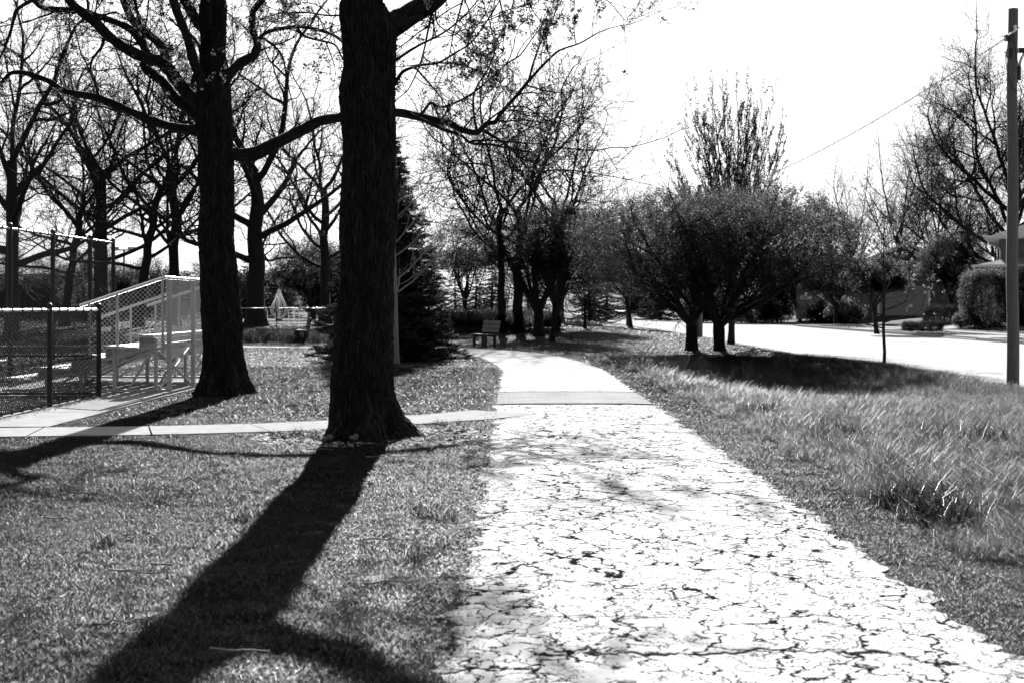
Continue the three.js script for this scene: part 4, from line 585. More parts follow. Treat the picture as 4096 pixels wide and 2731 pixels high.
// ---------------------------------------------------------------- bleachers
{
  const base = V(-6.2, 0.03, -25.4), root = thing('bleachers', 'aluminium bleachers with chain-link guard panels behind the fence corner', 'bleachers', base), L = 4.6;
  const P = (x, y, d) => V(x + 6.2, y, -(d - 25.4)), d0 = 25.4, d1 = d0 + L, rows = [[-6.5, 1.0], [-7.1, 0.81], [-7.7, 0.62], [-8.3, 0.43], [-8.9, 0.25]];
  rows.forEach(([x, h], k) => {
    const p = part(root, 'seat_plank', bar(P(x, h, d0 - 0.12), P(x, h, d1 + 0.12), 0.25, 0.045), M.alu);
    part(p, 'end_cap', bar(P(x, h, d0 - 0.135), P(x, h, d0 - 0.121), 0.25, 0.05), M.aluMatt);
    if (k < 4) { part(root, 'foot_plank', bar(P(x - 0.29, h - 0.2, d0 - 0.1), P(x - 0.29, h - 0.2, d1 + 0.1), 0.25, 0.04), M.alu); part(root, 'riser_plank', bar(P(x - 0.13, h - 0.1, d0 - 0.1), P(x - 0.13, h - 0.1, d1 + 0.1), 0.02, 0.15), M.aluMatt); }
  });
  for (let k = 0; k < 4; k++) part(root, 'back_board', bar(P(-6.34, 0.62 + k * 0.1, d0 - 0.05), P(-6.34, 0.62 + k * 0.1, d1), 0.02, 0.09), M.aluMatt);
  for (const d of [d0, d0 + L / 2, d1]) { // cross frames: posts, sloping stringer, diagonals
    part(root, 'stringer', bar(P(-6.36, 0.84, d), P(-9.0, 0.12, d), 0.05, 0.07), M.aluMatt);
    part(root, 'base_rail', bar(P(-6.15, 0.04, d), P(-9.1, 0.04, d), 0.05), M.aluMatt);
    rows.forEach(([x, h]) => { if (h > 0.3) part(root, 'leg', bar(P(x + (x === -6.5 ? 0.14 : 0), 0.03, d), P(x + (x === -6.5 ? 0.14 : 0), h - 0.03, d), 0.085, 0.05), M.aluMatt); });
    part(root, 'brace', bar(P(-6.85, 0.05, d), P(-6.42, 0.78, d), 0.04), M.aluMatt); part(root, 'brace', bar(P(-8.3, 0.05, d), P(-7.15, 0.62, d), 0.04), M.aluMatt);
  }
  for (const a of [d0, d0 + L / 2]) for (const f of [0, 1]) part(root, 'cross_brace', bar(P(-6.3, f ? 0.72 : 0.08, a), P(-6.3, f ? 0.08 : 0.72, a + L / 2), 0.035), M.aluMatt);
  const posts = [d0, d0 + 1.9, d0 + 3.7, d1 + 0.1];
  posts.forEach((d) => part(root, 'guard_post', bar(P(-6.12, 0.02, d), P(-6.12, 2.0, d), 0.1, 0.07), M.aluMatt));
  part(root, 'guard_rail', capped([P(-6.2, 2.05, d0), P(-6.2, 2.05, d1 + 0.1)], 0.028, 12), M.alu); part(root, 'guard_rail', capped([P(-6.2, 0.86, d0), P(-6.2, 0.86, d1 + 0.1)], 0.025, 12), M.aluMatt);
  for (const d of [d0, d1 + 0.1]) {
    part(root, 'end_rail', capped([P(-6.2, 2.05, d), P(-7.72, 1.54, d)], 0.03, 12), M.alu); part(root, 'end_rail', capped([P(-6.2, 0.82, d), P(-7.55, 0.33, d)], 0.024, 12), M.aluMatt);
    part(root, 'end_post', capped([P(-6.24, 0.7, d), P(-6.24, 2.06, d)], 0.026, 12), M.aluMatt); part(root, 'end_post', capped([P(-7.05, 0.5, d), P(-7.05, 1.76, d)], 0.026, 12), M.aluMatt); part(root, 'end_post', capped([P(-7.55, 0.33, d), P(-7.55, 1.6, d)], 0.026, 12), M.aluMatt);
    part(root, 'chain_link_mesh', chainLink(P(-6.2, 0, d + 0.01), V(-1, 0, 0), 1.36, (s) => 0.83 - 0.363 * s, (s) => 2.03 - 0.335 * s, 0.085, 0.0036), M.galv, 'stuff');
  }
  part(root, 'chain_link_mesh', chainLink(P(-6.19, 0, d0), V(0, 0, -1), L + 0.1, () => 0.87, () => 2.04, 0.085, 0.0036), M.galv, 'stuff');
  part(root, 'aisle_handrail', pipe([P(-8.2, 0.45, 27.6), P(-8.2, 1.05, 27.6), P(-8.0, 1.3, 27.6), P(-7.7, 1.42, 27.6), P(-6.6, 1.8, 27.6)], 0.024, 8), M.aluMatt);
  part(root, 'aisle_handrail', pipe([P(-7.4, 0.7, 27.6), P(-7.4, 1.5, 27.6)], 0.022, 8), M.aluMatt);
}
{ // a player's bench inside the low fence
  const root = thing('player_bench', 'low aluminium bench inside the ball field, left of the bleacher seats', 'bench', V(-10.6, 0, -27));
  part(root, 'seat_plank', box(-0.15, 0.4, 2, 0.15, 0.445, -3), M.alu); for (const z of [1.4, -0.5, -2.4]) part(root, 'leg', merge([box(-0.04, 0, z, 0.04, 0.395, z + 0.06), box(-0.18, 0, z, 0.18, 0.03, z + 0.06)]), M.aluMatt);
}
// ---------------------------------------------------------------- park benches
{
  const root = thing('park_bench', 'slatted park bench with a high back beside the bend of the path', 'bench', onGround((484 - CX) * 54.8 / FOCAL, 54.4), -65.8 * Math.PI / 180);
  const slat = M.slat = std(0.16, 0.7, { map: grainTex });
  for (let k = 0; k < 3; k++) part(root, 'seat_slat', box(-0.8, 0.42, -0.2 + k * 0.145, 0.8, 0.465, -0.07 + k * 0.145), slat);
  for (let k = 0; k < 3; k++) part(root, 'back_slat', box(-0.8, -0.06, -0.02, 0.8, 0.075, 0.02).rotateX(-0.2).translate(0, 0.59 + k * 0.155, -0.28 - k * 0.033), slat);
  for (const x of [-0.55, 0.55]) { for (const z of [-0.2, 0.17]) part(root, 'leg', box(x - 0.045, -0.1, z - 0.045, x + 0.045, 0.37, z + 0.045), M.black); part(root, 'seat_bracket', box(x - 0.03, 0.37, -0.27, x + 0.03, 0.418, 0.22), M.black); part(root, 'back_bracket', bar(V(x, 0.4, -0.29), V(x, 0.95, -0.4), 0.03, 0.05), M.black); }
  copyOf(root, 'park bench seen end-on on the lawn in front of the playground', onGround((301 - CX) * 60 / FOCAL, 60), -1.5, 1);
}
// ---------------------------------------------------------------- utility poles and cable
function pole(label, pos, H, r0, r1, full) {
  const root = thing('utility_pole', label, 'utility pole', pos, 0, 'wooden utility poles along the street'), s = new Sheet();
  const n = 14; s.tube(Array.from({ length: n + 1 }, (_, k) => V(0.012 * Math.sin(k), H * k / n - (k ? 0 : 0.2), 0)), Array.from({ length: n + 1 }, (_, k) => lerp(r0, r1, k / n)), 20, 0, (p, a) => 0.004 * N3(Math.cos(a) * 5, Math.sin(a) * 5, p.y * 0.4) + 0.0025 * N3(Math.cos(a) * 14, Math.sin(a) * 14, p.y * 0.3));
  const g = s.geo(); g.computeVertexNormals(); const shaft = part(root, 'shaft', g, M.wood); part(shaft, 'shaft_top', new THREE.CylinderGeometry(r1 * 0.97, r1, 0.03, 20).translate(0.012 * Math.sin(n), H + 0.012, 0), M.wood);
  if (full) { // fittings: clevis with a bright splice sleeve, insulators, loops of cable, bracket of the street lamp
    part(root, 'splice_sleeve', capped([V(-0.14, H - 0.53, r1 + 0.03), V(0.09, H - 0.37, r1 + 0.05)], 0.016, 8), M.alu);
    part(root, 'cable_clamp', merge([box(-0.16, H - 0.62, -0.03, -0.07, H - 0.5, 0.09), capped([V(-0.25, H - 0.52, 0.02), V(-0.12, H - 0.53, 0.02)], 0.008, 6)].map((q) => q.toNonIndexed())), M.black);
    part(root, 'insulator', new THREE.LatheGeometry([[0, 0], [0.03, 0.01], [0.02, 0.05], [0.035, 0.07], [0.02, 0.1], [0, 0.11]].map(([x, y]) => new THREE.Vector2(x, y)), 10).translate(0, H - 0.43, r1 + 0.05), M.white);
    part(root, 'insulator', merge([box(-0.12, H - 0.95, -0.02, -0.04, H - 0.78, 0.11), capped([V(-0.19, H - 0.85, 0.04), V(-0.1, H - 0.86, 0.04)], 0.009, 6)].map((q) => q.toNonIndexed())), M.black);
    part(root, 'jumper_cable', pipe([V(-0.12, H - 0.65, 0.09), V(-0.17, H - 0.95, 0.1), V(-0.14, H - 1.25, 0.11), V(-0.02, H - 1.62, 0.13), V(0.12, H - 1.6, 0.12)], 0.007, 6, 24), M.black);
    part(root, 'jumper_cable', pipe([V(-0.03, H - 0.5, 0.14), V(0.03, H - 0.9, 0.13), V(0.1, H - 1.3, 0.1)], 0.009, 6, 16), M.black);
    part(root, 'cable_loop', new THREE.TorusGeometry(0.05, 0.005, 5, 18).scale(0.45, 1.4, 1).translate(0.13, H - 1.68, 0.05), M.black);
    part(root, 'lamp_bracket', merge([box(0.06, H - 1.4, -0.05, 0.15, H - 1.12, 0.05), box(0.11, H - 0.85, -0.05, 0.3, H - 0.76, 0.05)].map((q) => q.toNonIndexed())), M.black);
    const arm = part(root, 'lamp_arm', pipe([V(0.12, H - 1.25, 0), V(0.16, H - 1.0, 0), V(0.34, H - 0.8, 0), V(1.6, H - 0.55, -0.02)], 0.028, 8, 24), M.aluMatt);
    part(arm, 'lamp_head', new THREE.SphereGeometry(0.2, 14, 8).scale(1.5, 0.45, 0.8).translate(1.85, H - 0.53, -0.02), M.aluMatt);
  } else part(root, 'cross_fitting', box(-0.2, H - 0.55, -0.05, 0.16, H - 0.45, 0.14), M.black);
  return root;
}
const poleAt = [[1012.6, 28.4, 7.6], [699.5, 71, 7.6], [628, 104, 8.2], [594, 140, 9]];
const poleBase = poleAt.map(([px, d]) => standing(px, d));
pole('weathered wooden utility pole at the right edge, nearest of its line', poleBase[0], poleAt[0][2], 0.124, 0.094, true);
pole('utility pole behind the crab apple trunks', poleBase[1], poleAt[1][2], 0.15, 0.11);
pole('utility pole beside the leaning street tree left of the crab apples', poleBase[2], poleAt[2][2], 0.16, 0.12);
pole('farthest utility pole, left of the parked cars', poleBase[3], poleAt[3][2], 0.2, 0.15);
for (let k = 0; k < 3; k++) { // twisted pair: a bright bare wire wound with a black one
  const a = poleBase[k].clone().add(V(-0.12, poleAt[k][2] - 0.55, 0.05)), b = poleBase[k + 1].clone().add(V(-0.1, poleAt[k + 1][2] - 0.5, 0)), n = k ? 120 : 420, root = thing('overhead_cable', ['twisted overhead cable slanting down from the nearest utility pole', 'overhead cable between the second and third utility poles', 'overhead cable between the two farthest utility poles'][k], 'cable', a), P = (t) => b.clone().sub(a).multiplyScalar(t).add(V(0, -2.4 * t * (1 - t), 0));
  for (const q of [0, 1]) { const s = new Sheet(); s.tube(Array.from({ length: n + 1 }, (_, j) => { const t = j / n, w = t * n / 12 * 6.283 + q * Math.PI; return P(t).add(V(Math.cos(w) * 0.013, Math.sin(w) * 0.013, 0)); }), new Array(n + 1).fill(0.008), 4); part(root, q ? 'insulated_wire' : 'bare_wire', s.geo(), M.twig); }
}
// ---------------------------------------------------------------- street name sign
{
  const p = onGround(22.75, 110), root = thing('street_sign', 'street name sign on a post at the side street corner', 'sign', p);
  part(root, 'post', capped([V(0, -0.1, 0), V(0, 2.15, 0)], 0.05, 8), M.black);
  const c = document.createElement('canvas'); c.width = 256; c.height = 64; const g = c.getContext('2d'); g.fillStyle = '#555'; g.fillRect(0, 0, 256, 64); g.strokeStyle = '#ddd'; g.lineWidth = 5; g.strokeRect(4, 4, 248, 56); g.fillStyle = '#eee'; g.font = 'bold 40px sans-serif'; g.textAlign = 'right'; g.fillText('WAY', 244, 46);
  const t = new THREE.CanvasTexture(c); t.colorSpace = THREE.SRGBColorSpace;
  part(root, 'sign_blade', box(-0.42, 1.95, -0.012, 0.42, 2.2, 0.012).translate(0, 0, 0.075), new THREE.MeshStandardMaterial({ map: t, roughness: 0.5 }));
  part(root, 'sign_blade', box(-0.012, 2.24, -0.42, 0.012, 2.46, 0.42), std(0.2, 0.5));
}
// ---------------------------------------------------------------- parked cars, far down the street
{
  const prof = (l) => { const s = new THREE.Shape(); l.forEach(([x, y], k) => (k ? s.lineTo(x, y) : s.moveTo(x, y))); s.closePath(); return s; };
  const ext = (l, w, z = 0) => new THREE.ExtrudeGeometry(prof(l), { depth: w - 0.12, bevelEnabled: true, bevelSize: 0.06, bevelThickness: 0.06, bevelSegments: 2 }).translate(0, 0, -w / 2 + 0.06 + z);
  const make = (label, pos, tone) => {
    const root = thing('parked_car', label, 'car', pos, Math.PI / 2, 'cars parked far down the street'), paint = std(tone, 0.25), glass = std(0.02, 0.08);
    part(root, 'body', ext([[-2.2, 0.32], [-2.2, 0.75], [-1.3, 0.9], [1.7, 0.92], [2.15, 0.85], [2.2, 0.35]], 1.75), paint);
    const cab = part(root, 'cabin', ext([[-1.2, 0.9], [-0.5, 1.38], [1.0, 1.4], [1.7, 0.92]], 1.5), glass); part(cab, 'roof', box(-0.55, 1.43, -0.68, 1.0, 1.475, 0.68), paint);
    for (const x of [-1.4, 1.35]) for (const z of [-0.8, 0.8]) { const w = part(root, 'wheel', new THREE.CylinderGeometry(0.32, 0.32, 0.2, 16).rotateX(Math.PI / 2).translate(x, 0.32, z), M.black); part(w, 'rim', new THREE.CylinderGeometry(0.18, 0.18, 0.21, 12).rotateX(Math.PI / 2).translate(x, 0.32, z), M.aluMatt); }
    for (const z of [-0.62, 0.62]) part(root, 'headlight', box(-2.285, 0.62, z - 0.16, -2.2, 0.76, z + 0.16), M.white);
    part(root, 'bumper', box(-2.31, 0.36, -0.8, -2.22, 0.52, 0.8), M.black);
    return root;
  };
  make('dark parked car down the street, left one of two', V(12.8, ROAD_Y, -200), 0.03); make('pale-roofed parked car down the street, right one of two', V(14.3, ROAD_Y, -186), 0.12);
}
// ---------------------------------------------------------------- houses
const nth = (k) => ['leftmost', 'second', 'third', 'fourth', 'fifth', 'sixth', 'seventh', 'eighth', 'ninth', 'tenth', 'eleventh', 'twelfth'][k];
const brick = texture(512, 512, (u, v) => { const row = Math.floor(v * 40), x = (u * 13 + (row % 2) * 0.5) % 1, y = (v * 40) % 1, joint = x < 0.045 || y < 0.14; return joint ? 0.95 : 0.6 + 0.14 * loop(u, v, 13, 40, 3) + 0.1 * Math.sin(row * 12.9 + Math.floor(u * 13 + (row % 2) * 0.5) * 78.2); });
brick.repeat.set(0.36, 0.36);
const shingle = texture(256, 256, (u, v) => 0.6 + 0.2 * loop(u, v, 40, 16, 3) + 0.1 * Math.sin(v * 6.283 * 16)); shingle.repeat.set(0.5, 0.5);
Object.assign(M, { brick: std(0.22, 0.9, { map: brick }), roof: std(0.13, 0.95, { map: shingle }), siding: std(0.1, 0.75), trim: std(0.6, 0.6), doorPaint: std(0.24, 0.6), pane: std(0.02, 0.06) });
const boxUv = (g) => { const p = g.attributes.position, n = g.attributes.normal, u = []; for (let k = 0; k < p.count; k++) u.push(Math.abs(n.getX(k)) > 0.5 ? p.getZ(k) : p.getX(k), Math.abs(n.getY(k)) > 0.7 ? p.getZ(k) : p.getY(k)); g.setAttribute('uv', new THREE.Float32BufferAttribute(u, 2)); return g; };
const poly = (pts, th) => { const s = new THREE.Shape(); pts.forEach(([x, y], k) => (k ? s.lineTo(x, y) : s.moveTo(x, y))); s.closePath(); return boxUv(new THREE.ExtrudeGeometry(s, { depth: th, bevelEnabled: false })); };
function hipRoof(x0, x1, z0, z1, y, h) { const m = Math.min(x1 - x0, z0 - z1) / 2, a = V(x0, y, z0), b = V(x1, y, z0), c = V(x1, y, z1), d = V(x0, y, z1), wide = x1 - x0 > z0 - z1, e = wide ? V(x0 + m, y + h, (z0 + z1) / 2) : V((x0 + x1) / 2, y + h, z0 - m), f = wide ? V(x1 - m, y + h, (z0 + z1) / 2) : V((x0 + x1) / 2, y + h, z1 + m), t = wide ? [[a, b, f], [a, f, e], [c, d, e], [c, e, f], [d, a, e], [b, c, f]] : [[a, b, e], [b, c, f], [b, f, e], [c, d, f], [d, a, e], [d, e, f]]; const g = new THREE.BufferGeometry().setFromPoints([...t, [a, c, b], [a, d, c]].flat()); g.computeVertexNormals(); return boxUv(g); }
{ // house with the gable over the garage
  const root = thing('gabled_house', 'house with a dark gable and pale garage door behind the blossoming tree', 'house', V(33.6, 0.6, -122), -0.16);
  part(root, 'wall', boxUv(box(-2.75, -0.3, -9, 2.75, 5.0, 0)), M.siding); part(root, 'gable', poly([[-2.75, 5.0], [2.75, 5.0], [0.2, 6.1]], 0.2).translate(0, 0, -0.2), M.siding);
  for (const s of [-1, 1]) { const f = part(root, 'roof', bar(V(0.2, 6.22, -4.5), V(0.2 + s * 3.2, 4.86, -4.5), 9.8, 0.14), M.roof); part(f, 'bargeboard', bar(V(0.2, 6.2, 0.42), V(0.2 + s * 3.2, 4.84, 0.42), 0.05, 0.24), M.trim); }
  const vent = part(root, 'gable_vent', new THREE.CircleGeometry(0.42, 16, 0, Math.PI).translate(0, 5.1, 0.01), M.siding); part(vent, 'vent_frame', new THREE.TorusGeometry(0.42, 0.035, 6, 16, Math.PI).translate(0, 5.1, 0.02), M.doorPaint); part(vent, 'vent_frame', box(-0.45, 5.06, 0.0, 0.45, 5.12, 0.04), M.doorPaint);
  part(root, 'lintel', box(-2.3, 2.2, 0, 2.3, 2.55, 0.08), M.doorPaint);
  const door = part(root, 'garage_door', box(-2.0, 0, 0, 2.0, 2.18, 0.03), M.doorPaint); for (let k = 0; k < 4; k++) part(door, 'door_panel', box(-1.96, 0.04 + k * 0.535, 0.03, 1.96, 0.555 + k * 0.535, 0.06), M.doorPaint);
  for (const x of [-2.1, 2.1]) part(root, 'door_jamb', box(x - 0.1, 0, 0, x + 0.1, 2.2, 0.06), M.trim);
  const w = part(root, 'right_wing', boxUv(box(2.76, -0.3, -10, 9.5, 2.7, -1.2)), M.brick); part(w, 'wing_roof', hipRoof(2.9, 10.1, -0.6, -10.6, 2.71, 1.7), M.roof); part(w, 'window', box(4.2, 0.9, -1.22, 5.8, 2.1, -1.17), M.pane);
  const v = part(root, 'left_wing', boxUv(box(-9, -0.3, -10, -2.76, 2.7, -0.8)), M.brick); part(v, 'wing_roof', hipRoof(-9.6, -2.9, -0.2, -10.6, 2.71, 1.7), M.roof); part(v, 'window', box(-6.5, 0.8, -0.82, -4.6, 2.1, -0.77), M.pane);
}
{ // brick house at the right edge
  const root = thing('brick_house', 'two-storey brick house with white gutters at the right edge', 'house', V(32.4, 0.5, -94), -0.36), G = (a, b) => capped([a, b], 0.07, 8);
  part(root, 'wall', boxUv(box(-0.2, -0.6, -10, 12, 5.4, 0)), M.brick);
  const roof = part(root, 'roof', hipRoof(-1.0, 12.8, 0.8, -10.8, 5.5, 2.3), M.roof); part(roof, 'soffit', box(-0.95, 5.38, -10.7, 12.7, 5.49, 0.75), M.trim);
  part(root, 'gutter', box(-1.08, 5.42, 0.78, 12.8, 5.6, 0.92), M.trim); part(root, 'gutter', box(-1.12, 5.42, -10.8, -1.0, 5.6, 0.92), M.trim);
  part(root, 'downspout', pipe([V(-0.85, 5.4, 0.8), V(-0.8, 5.05, 0.7), V(-0.25, 4.85, 0.12), V(-0.12, 4.6, 0.1), V(-0.12, 0, 0.1)], 0.06, 8), M.trim);
  for (const x of [1.55, 5.2, 8.6]) { const w = part(root, 'window', box(x, 3.65, 0, x + 1.1, 4.9, 0.03), M.pane); part(w, 'window_sill', box(x - 0.1, 3.5, 0, x + 1.2, 3.64, 0.14), M.trim); part(w, 'window_frame', merge([box(x - 0.06, 3.64, 0, x, 4.96, 0.06), box(x + 1.1, 3.64, 0, x + 1.16, 4.96, 0.06), box(x - 0.06, 4.9, 0, x + 1.16, 4.96, 0.061), box(x + 0.53, 3.65, 0.02, x + 0.57, 4.9, 0.05)].map((q) => q.toNonIndexed())), M.trim); }
  const low = part(root, 'garage_wing', boxUv(box(-1.0, -0.6, -8, 7, 3.5, 2.6)), M.brick); part(low, 'wing_roof', hipRoof(-1.7, 7.8, 3.3, -8.6, 3.58, 1.2), M.roof); part(low, 'gutter', box(-1.78, 3.48, 3.28, 7.9, 3.64, 3.42), M.trim); part(low, 'gutter', box(-1.8, 3.48, -8.6, -1.68, 3.64, 3.42), M.trim);
}
{ // low house beyond the ball field
  const root = thing('low_house', 'low house with two skylights in its roof beyond the tall fence', 'house', standing(36, 120), 0.35);
  part(root, 'wall', boxUv(box(-6, -0.3, -6, 6, 2.0, 0)), M.siding); part(root, 'gable', poly([[-6.2, 2.0], [0.4, 2.0], [-2.9, 3.6]], 0.2).rotateY(Math.PI / 2).translate(-6, 0, -6.1), M.siding);
  const r1 = part(root, 'roof', bar(V(0, 3.75, -3), V(0, 1.9, 0.5), 12.6, 0.12), M.roof); part(root, 'roof', bar(V(0, 3.75, -3), V(0, 1.9, -6.5), 12.6, 0.12), M.roof);
  for (const x of [-1.4, 0.5]) { const y = 3.35, z = -2.0; part(r1, 'skylight', bar(V(x, y + 0.1, z - 0.35), V(x + 0.05, y - 0.48, z + 0.75), 0.9, 0.16), M.alu); }
}
// ---------------------------------------------------------------- field light, playground, beds, stones
{
  const root = thing('field_light', 'grey floodlight mast with a crossarm beyond the ball field', 'floodlight', standing(124, 150));
  part(root, 'mast', capped([V(0, -0.2, 0), V(0, 6.9, 0)], 0.12, 10), M.aluMatt); part(root, 'crossarm', box(-1.3, 6.85, -0.07, 1.4, 6.99, 0.07), M.aluMatt);
  for (const x of [-0.95, 0.85]) part(root, 'lamp_housing', box(x - 0.4, 7.0, -0.2, x + 0.4, 7.22, 0.25), M.aluMatt);
  const p2 = thing('white_post', 'plain pale post behind the top rail of the bleachers', 'post', standing(184.5, 118)); part(p2, 'shaft', capped([V(0, -0.1, 0), V(0, 3.4, 0)], 0.09, 10), M.white); part(p2, 'cap', new THREE.SphereGeometry(0.1, 10, 6).translate(0, 3.4, 0), M.white);
  struct('playground_surface', new THREE.PlaneGeometry(9, 16).rotateX(-Math.PI / 2).translate(-15.6, 0.43, -97), M.concrete);
  const s = thing('spinner_frame', 'white onion-shaped playground spinner of curved bars', 'play equipment', standing(279, 98));
  part(s, 'centre_post', capped([V(0, -0.1, 0), V(0, 2.2, 0)], 0.04, 8), M.white); part(s, 'hub', new THREE.CylinderGeometry(0.09, 0.1, 0.1, 12).translate(0, 2.2, 0), M.white); part(s, 'base', new THREE.CylinderGeometry(0.22, 0.26, 0.12, 14).translate(0, 0.12, 0), M.black);
  for (let k = 0; k < 12; k++) { const a = k / 12 * 6.283, q = (r, y) => V(Math.cos(a) * r, y, Math.sin(a) * r); part(s, 'curved_bar', pipe([q(0.06, 2.2), q(0.27, 1.65), q(0.5, 1.12), q(0.58, 0.85), q(0.55, 0.6), q(0.38, 0.38), q(0.16, 0.2)], 0.024, 6, 18), M.white); }
  for (const [px, l] of [[265, 'white playground hoop left of the spinner frame'], [291, 'white playground hoop right of the spinner frame'], [297, 'second white playground hoop right of the spinner frame']]) { const h = thing('play_hoop', l, 'play equipment', standing(px, 92), 0.3, 'white playground hoops'); part(h, 'hoop', pipe([V(-0.16, 0, 0), V(-0.16, 0.7, 0), V(-0.08, 0.85, 0), V(0.08, 0.85, 0), V(0.16, 0.7, 0), V(0.16, 0, 0)], 0.025, 6, 24), M.white); part(h, 'crossbar', capped([V(-0.16, 0.45, 0), V(0.16, 0.45, 0)], 0.02, 6), M.white); }
}
{ // timber edging of the raised bed behind the bench
  const a = standing(440, 67), b = standing(521, 69), u = b.clone().sub(a), L = u.length(), root = thing('timber_planter', 'low dark timber edging of the raised bed behind the bench', 'planter', a, -Math.atan2(b.z - a.z, b.x - a.x));
  for (let c = 0; c < 3; c++) for (let k = 0; k < 2; k++) { const s0 = k ? L * (c % 2 ? 0.42 : 0.58) + 0.006 : -0.2, s1 = k ? L : L * (c % 2 ? 0.42 : 0.58); part(root, 'timber', box(s0, c * 0.142 - 0.04, -0.08, s1, c * 0.142 + 0.1, 0.08 + 0.006 * k), M.slat); }
  part(root, 'end_post', box(L + 0.01, -0.1, -0.1, L + 0.2, 0.46, 0.1), M.wood);
  const w = thing('timber_planter', 'dark timber edging along the playground bed behind the massive oak', 'planter', standing(254, 66), 0.05); for (let c = 0; c < 2; c++) for (let k = 0; k < 2; k++) part(w, 'timber', box(k * 1.9 + 0.1, c * 0.142 - 0.04, -0.08, k * 1.9 + 1.99, c * 0.142 + 0.1, 0.08), M.slat);
  const bed = thing('wooden_stake', 'short wooden marker post left of the bench', 'post', standing(476, 72)); part(bed, 'shaft', box(-0.08, -0.1, -0.06, 0.08, 0.7, 0.06), M.wood); part(bed, 'cap', box(-0.09, 0.7, -0.07, 0.09, 0.74, 0.07), M.wood);
}
function rock(seed, r, sy) { const g = new THREE.IcosahedronGeometry(r, 3), p = g.attributes.position, v = V(0, 0, 0); for (let k = 0; k < p.count; k++) { v.fromBufferAttribute(p, k); const n = v.clone().normalize(), f = 1 + 0.28 * N3(n.x * 1.3 + seed, n.y * 1.3, n.z * 1.3) + 0.1 * N3(n.x * 3.5, n.y * 3.5 + seed, n.z * 3.5); v.multiplyScalar(f); v.y *= sy; p.setXYZ(k, v.x, v.y, v.z); } g.computeVertexNormals(); return g; }
[[513, 74, 0.2], [519, 73, 0.26], [526, 73.5, 0.3], [533, 74.5, 0.22], [571, 80, 0.34], [578, 79, 0.4], [585, 80, 0.36], [592, 81, 0.3], [598, 82, 0.24]].forEach(([px, d, r], k) => { const p = standing(px, d); p.y += r * 0.25; const o = solo('boulder', rock(k * 7 + 1, r, 0.65), M.stone, k < 4 ? nth(k) + ' rounded boulder from the left beside the timber planter end' : nth(k - 4) + ' rounded boulder from the left in the group by the far path', 'boulder', k < 4 ? 'boulders by the planter' : 'boulders by the far path'); o.position.copy(p); });
[[324, 441.5, 0.04], [331, 440.5, 0.05], [338, 439.5, 0.06], [344, 439.8, 0.055], [350, 438.8, 0.045], [356, 440.2, 0.06], [362, 440, 0.05], [368, 441, 0.04]].forEach(([px, py, r], k) => { const d = EYE * FOCAL / (py - HORIZON), o = solo('stone', rock(k * 5 + 60, r * 1.35, 0.75), M.stone, nth(k) + ' pale stone from the left at the foot of the biggest trunk', 'stone', 'stones at the foot of the biggest trunk'); o.position.copy(standing(px, d)).add(V(0, r * 0.4, 0)); });
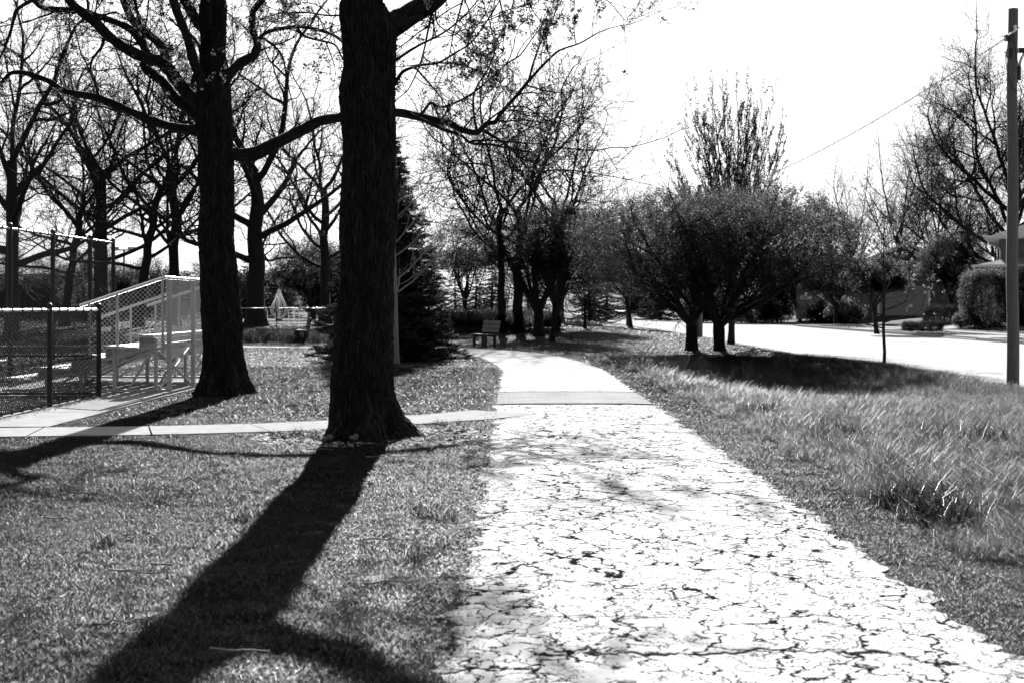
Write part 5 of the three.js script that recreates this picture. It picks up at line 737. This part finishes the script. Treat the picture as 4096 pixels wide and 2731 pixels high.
{ // fallen sticks on the lawn and dry leaf litter under the big tree
  const r = rng(19);
  [[145, 578, 0.5], [125, 630, 0.3], [170, 570, 0.25], [90, 500, 0.4], [330, 448, 0.3], [320, 452, 0.3], [365, 447, 0.25], [395, 590, 0.35], [385, 545, 0.3], [60, 525, 0.3], [375, 460, 0.2], [240, 660, 0.3]].sort((p, q) => p[0] - q[0]).forEach(([px, py, L], K_) => {
    const d = EYE * FOCAL / (py - HORIZON), s = new Sheet(), a = r() * 0.8 - 0.4, pts = []; for (let k = 0; k <= 6; k++) pts.push(V((k / 6 - 0.5) * L, 0.05 + 0.015 * (r() - 0.5), 0.05 * (r() - 0.5)));
    s.tube(pts, pts.map((_, k) => 0.006 - 0.0005 * k), 6); s.tube([pts[3], pts[3].clone().add(V(0.12 * L, 0.02, 0.12 * L))], [0.004, 0.002], 5);
    const o = solo('fallen_stick', s.geo(), std(0.16, 0.9), nth(K_) + ' thin dry stick from the left on the mown lawn', 'stick', 'fallen sticks on the lawn'); o.position.copy(standing(px, d)); o.rotation.y = a;
  });
  const list = []; for (let k = 0; k < 1500; k++) { const a = r() * 6.283, q = 0.45 + 1.3 * Math.sqrt(r()), x = -1.72 + Math.cos(a) * q * (Math.cos(a) > 0 ? 1.15 : 0.8), d = 17.1 + Math.sin(a) * q * 0.7; if (offPaving(x, d) > 0) list.push([x, ground(x, d) + 0.012, -d, 0.9 + 1.3 * r(), (r() - 0.5) * 0.8, r() * 6, (r() - 0.5) * 0.8, 0.3 + 1.9 * r()]); }
  for (let k = 0; k < 500; k++) { const d = 6 + 16 * r(), x = -0.32 + 0.14 * (r() + r() - 1); list.push([x, 0.034, -d, 0.3 + 0.5 * r(), (r() - 0.5) * 0.8, r() * 6, (r() - 0.5) * 0.8, 0.3 + 1.4 * r()]); }
  for (let k = 0; k < 260; k++) { const d = 18 + 7 * r(), x = -7.0 + 0.25 * r() * r(); list.push([x, 0.045, -d, 0.6 + 0.8 * r(), (r() - 0.5) * 0.6, r() * 6, (r() - 0.5) * 0.6, 0.2 + 0.6 * r()]); }
  for (let k = 0; k < 800; k++) { const a = r() * 6.283, q = 2.6 * Math.sqrt(r()), x = 6.6 + Math.cos(a) * q, d = 46.6 + Math.sin(a) * q * 0.5; list.push([x, ground(x, d) + 0.05, -d, 1 + 1.2 * r(), (r() - 0.5) * 0.8, r() * 6, (r() - 0.5) * 0.8, 0.5 + 1.6 * r()]); }
  const litter = new THREE.Group(); litter.name = 'leaf_litter'; scene.add(litter); tag(litter, 'dry leaves and wood chips scattered under the trees and along path edges', 'leaf litter', null, 'stuff');
  const chip = new THREE.PlaneGeometry(0.045, 0.022).rotateX(-Math.PI / 2); instanced(litter, 'dry_leaf', chip, std(0.16, 0.9, { side: THREE.DoubleSide }), list);
}

scene.traverse((o) => { if (o.isMesh) { o.castShadow = true; o.receiveShadow = true; } });
let copies = 0, tris = 0; scene.traverse((o) => { if (o.isInstancedMesh) copies += o.count; else if (o.isMesh) tris += (o.geometry.index ?? o.geometry.attributes.position).count / 3; });
console.log('instances', copies, 'triangles', Math.round(tris));
renderer.render(scene, camera);
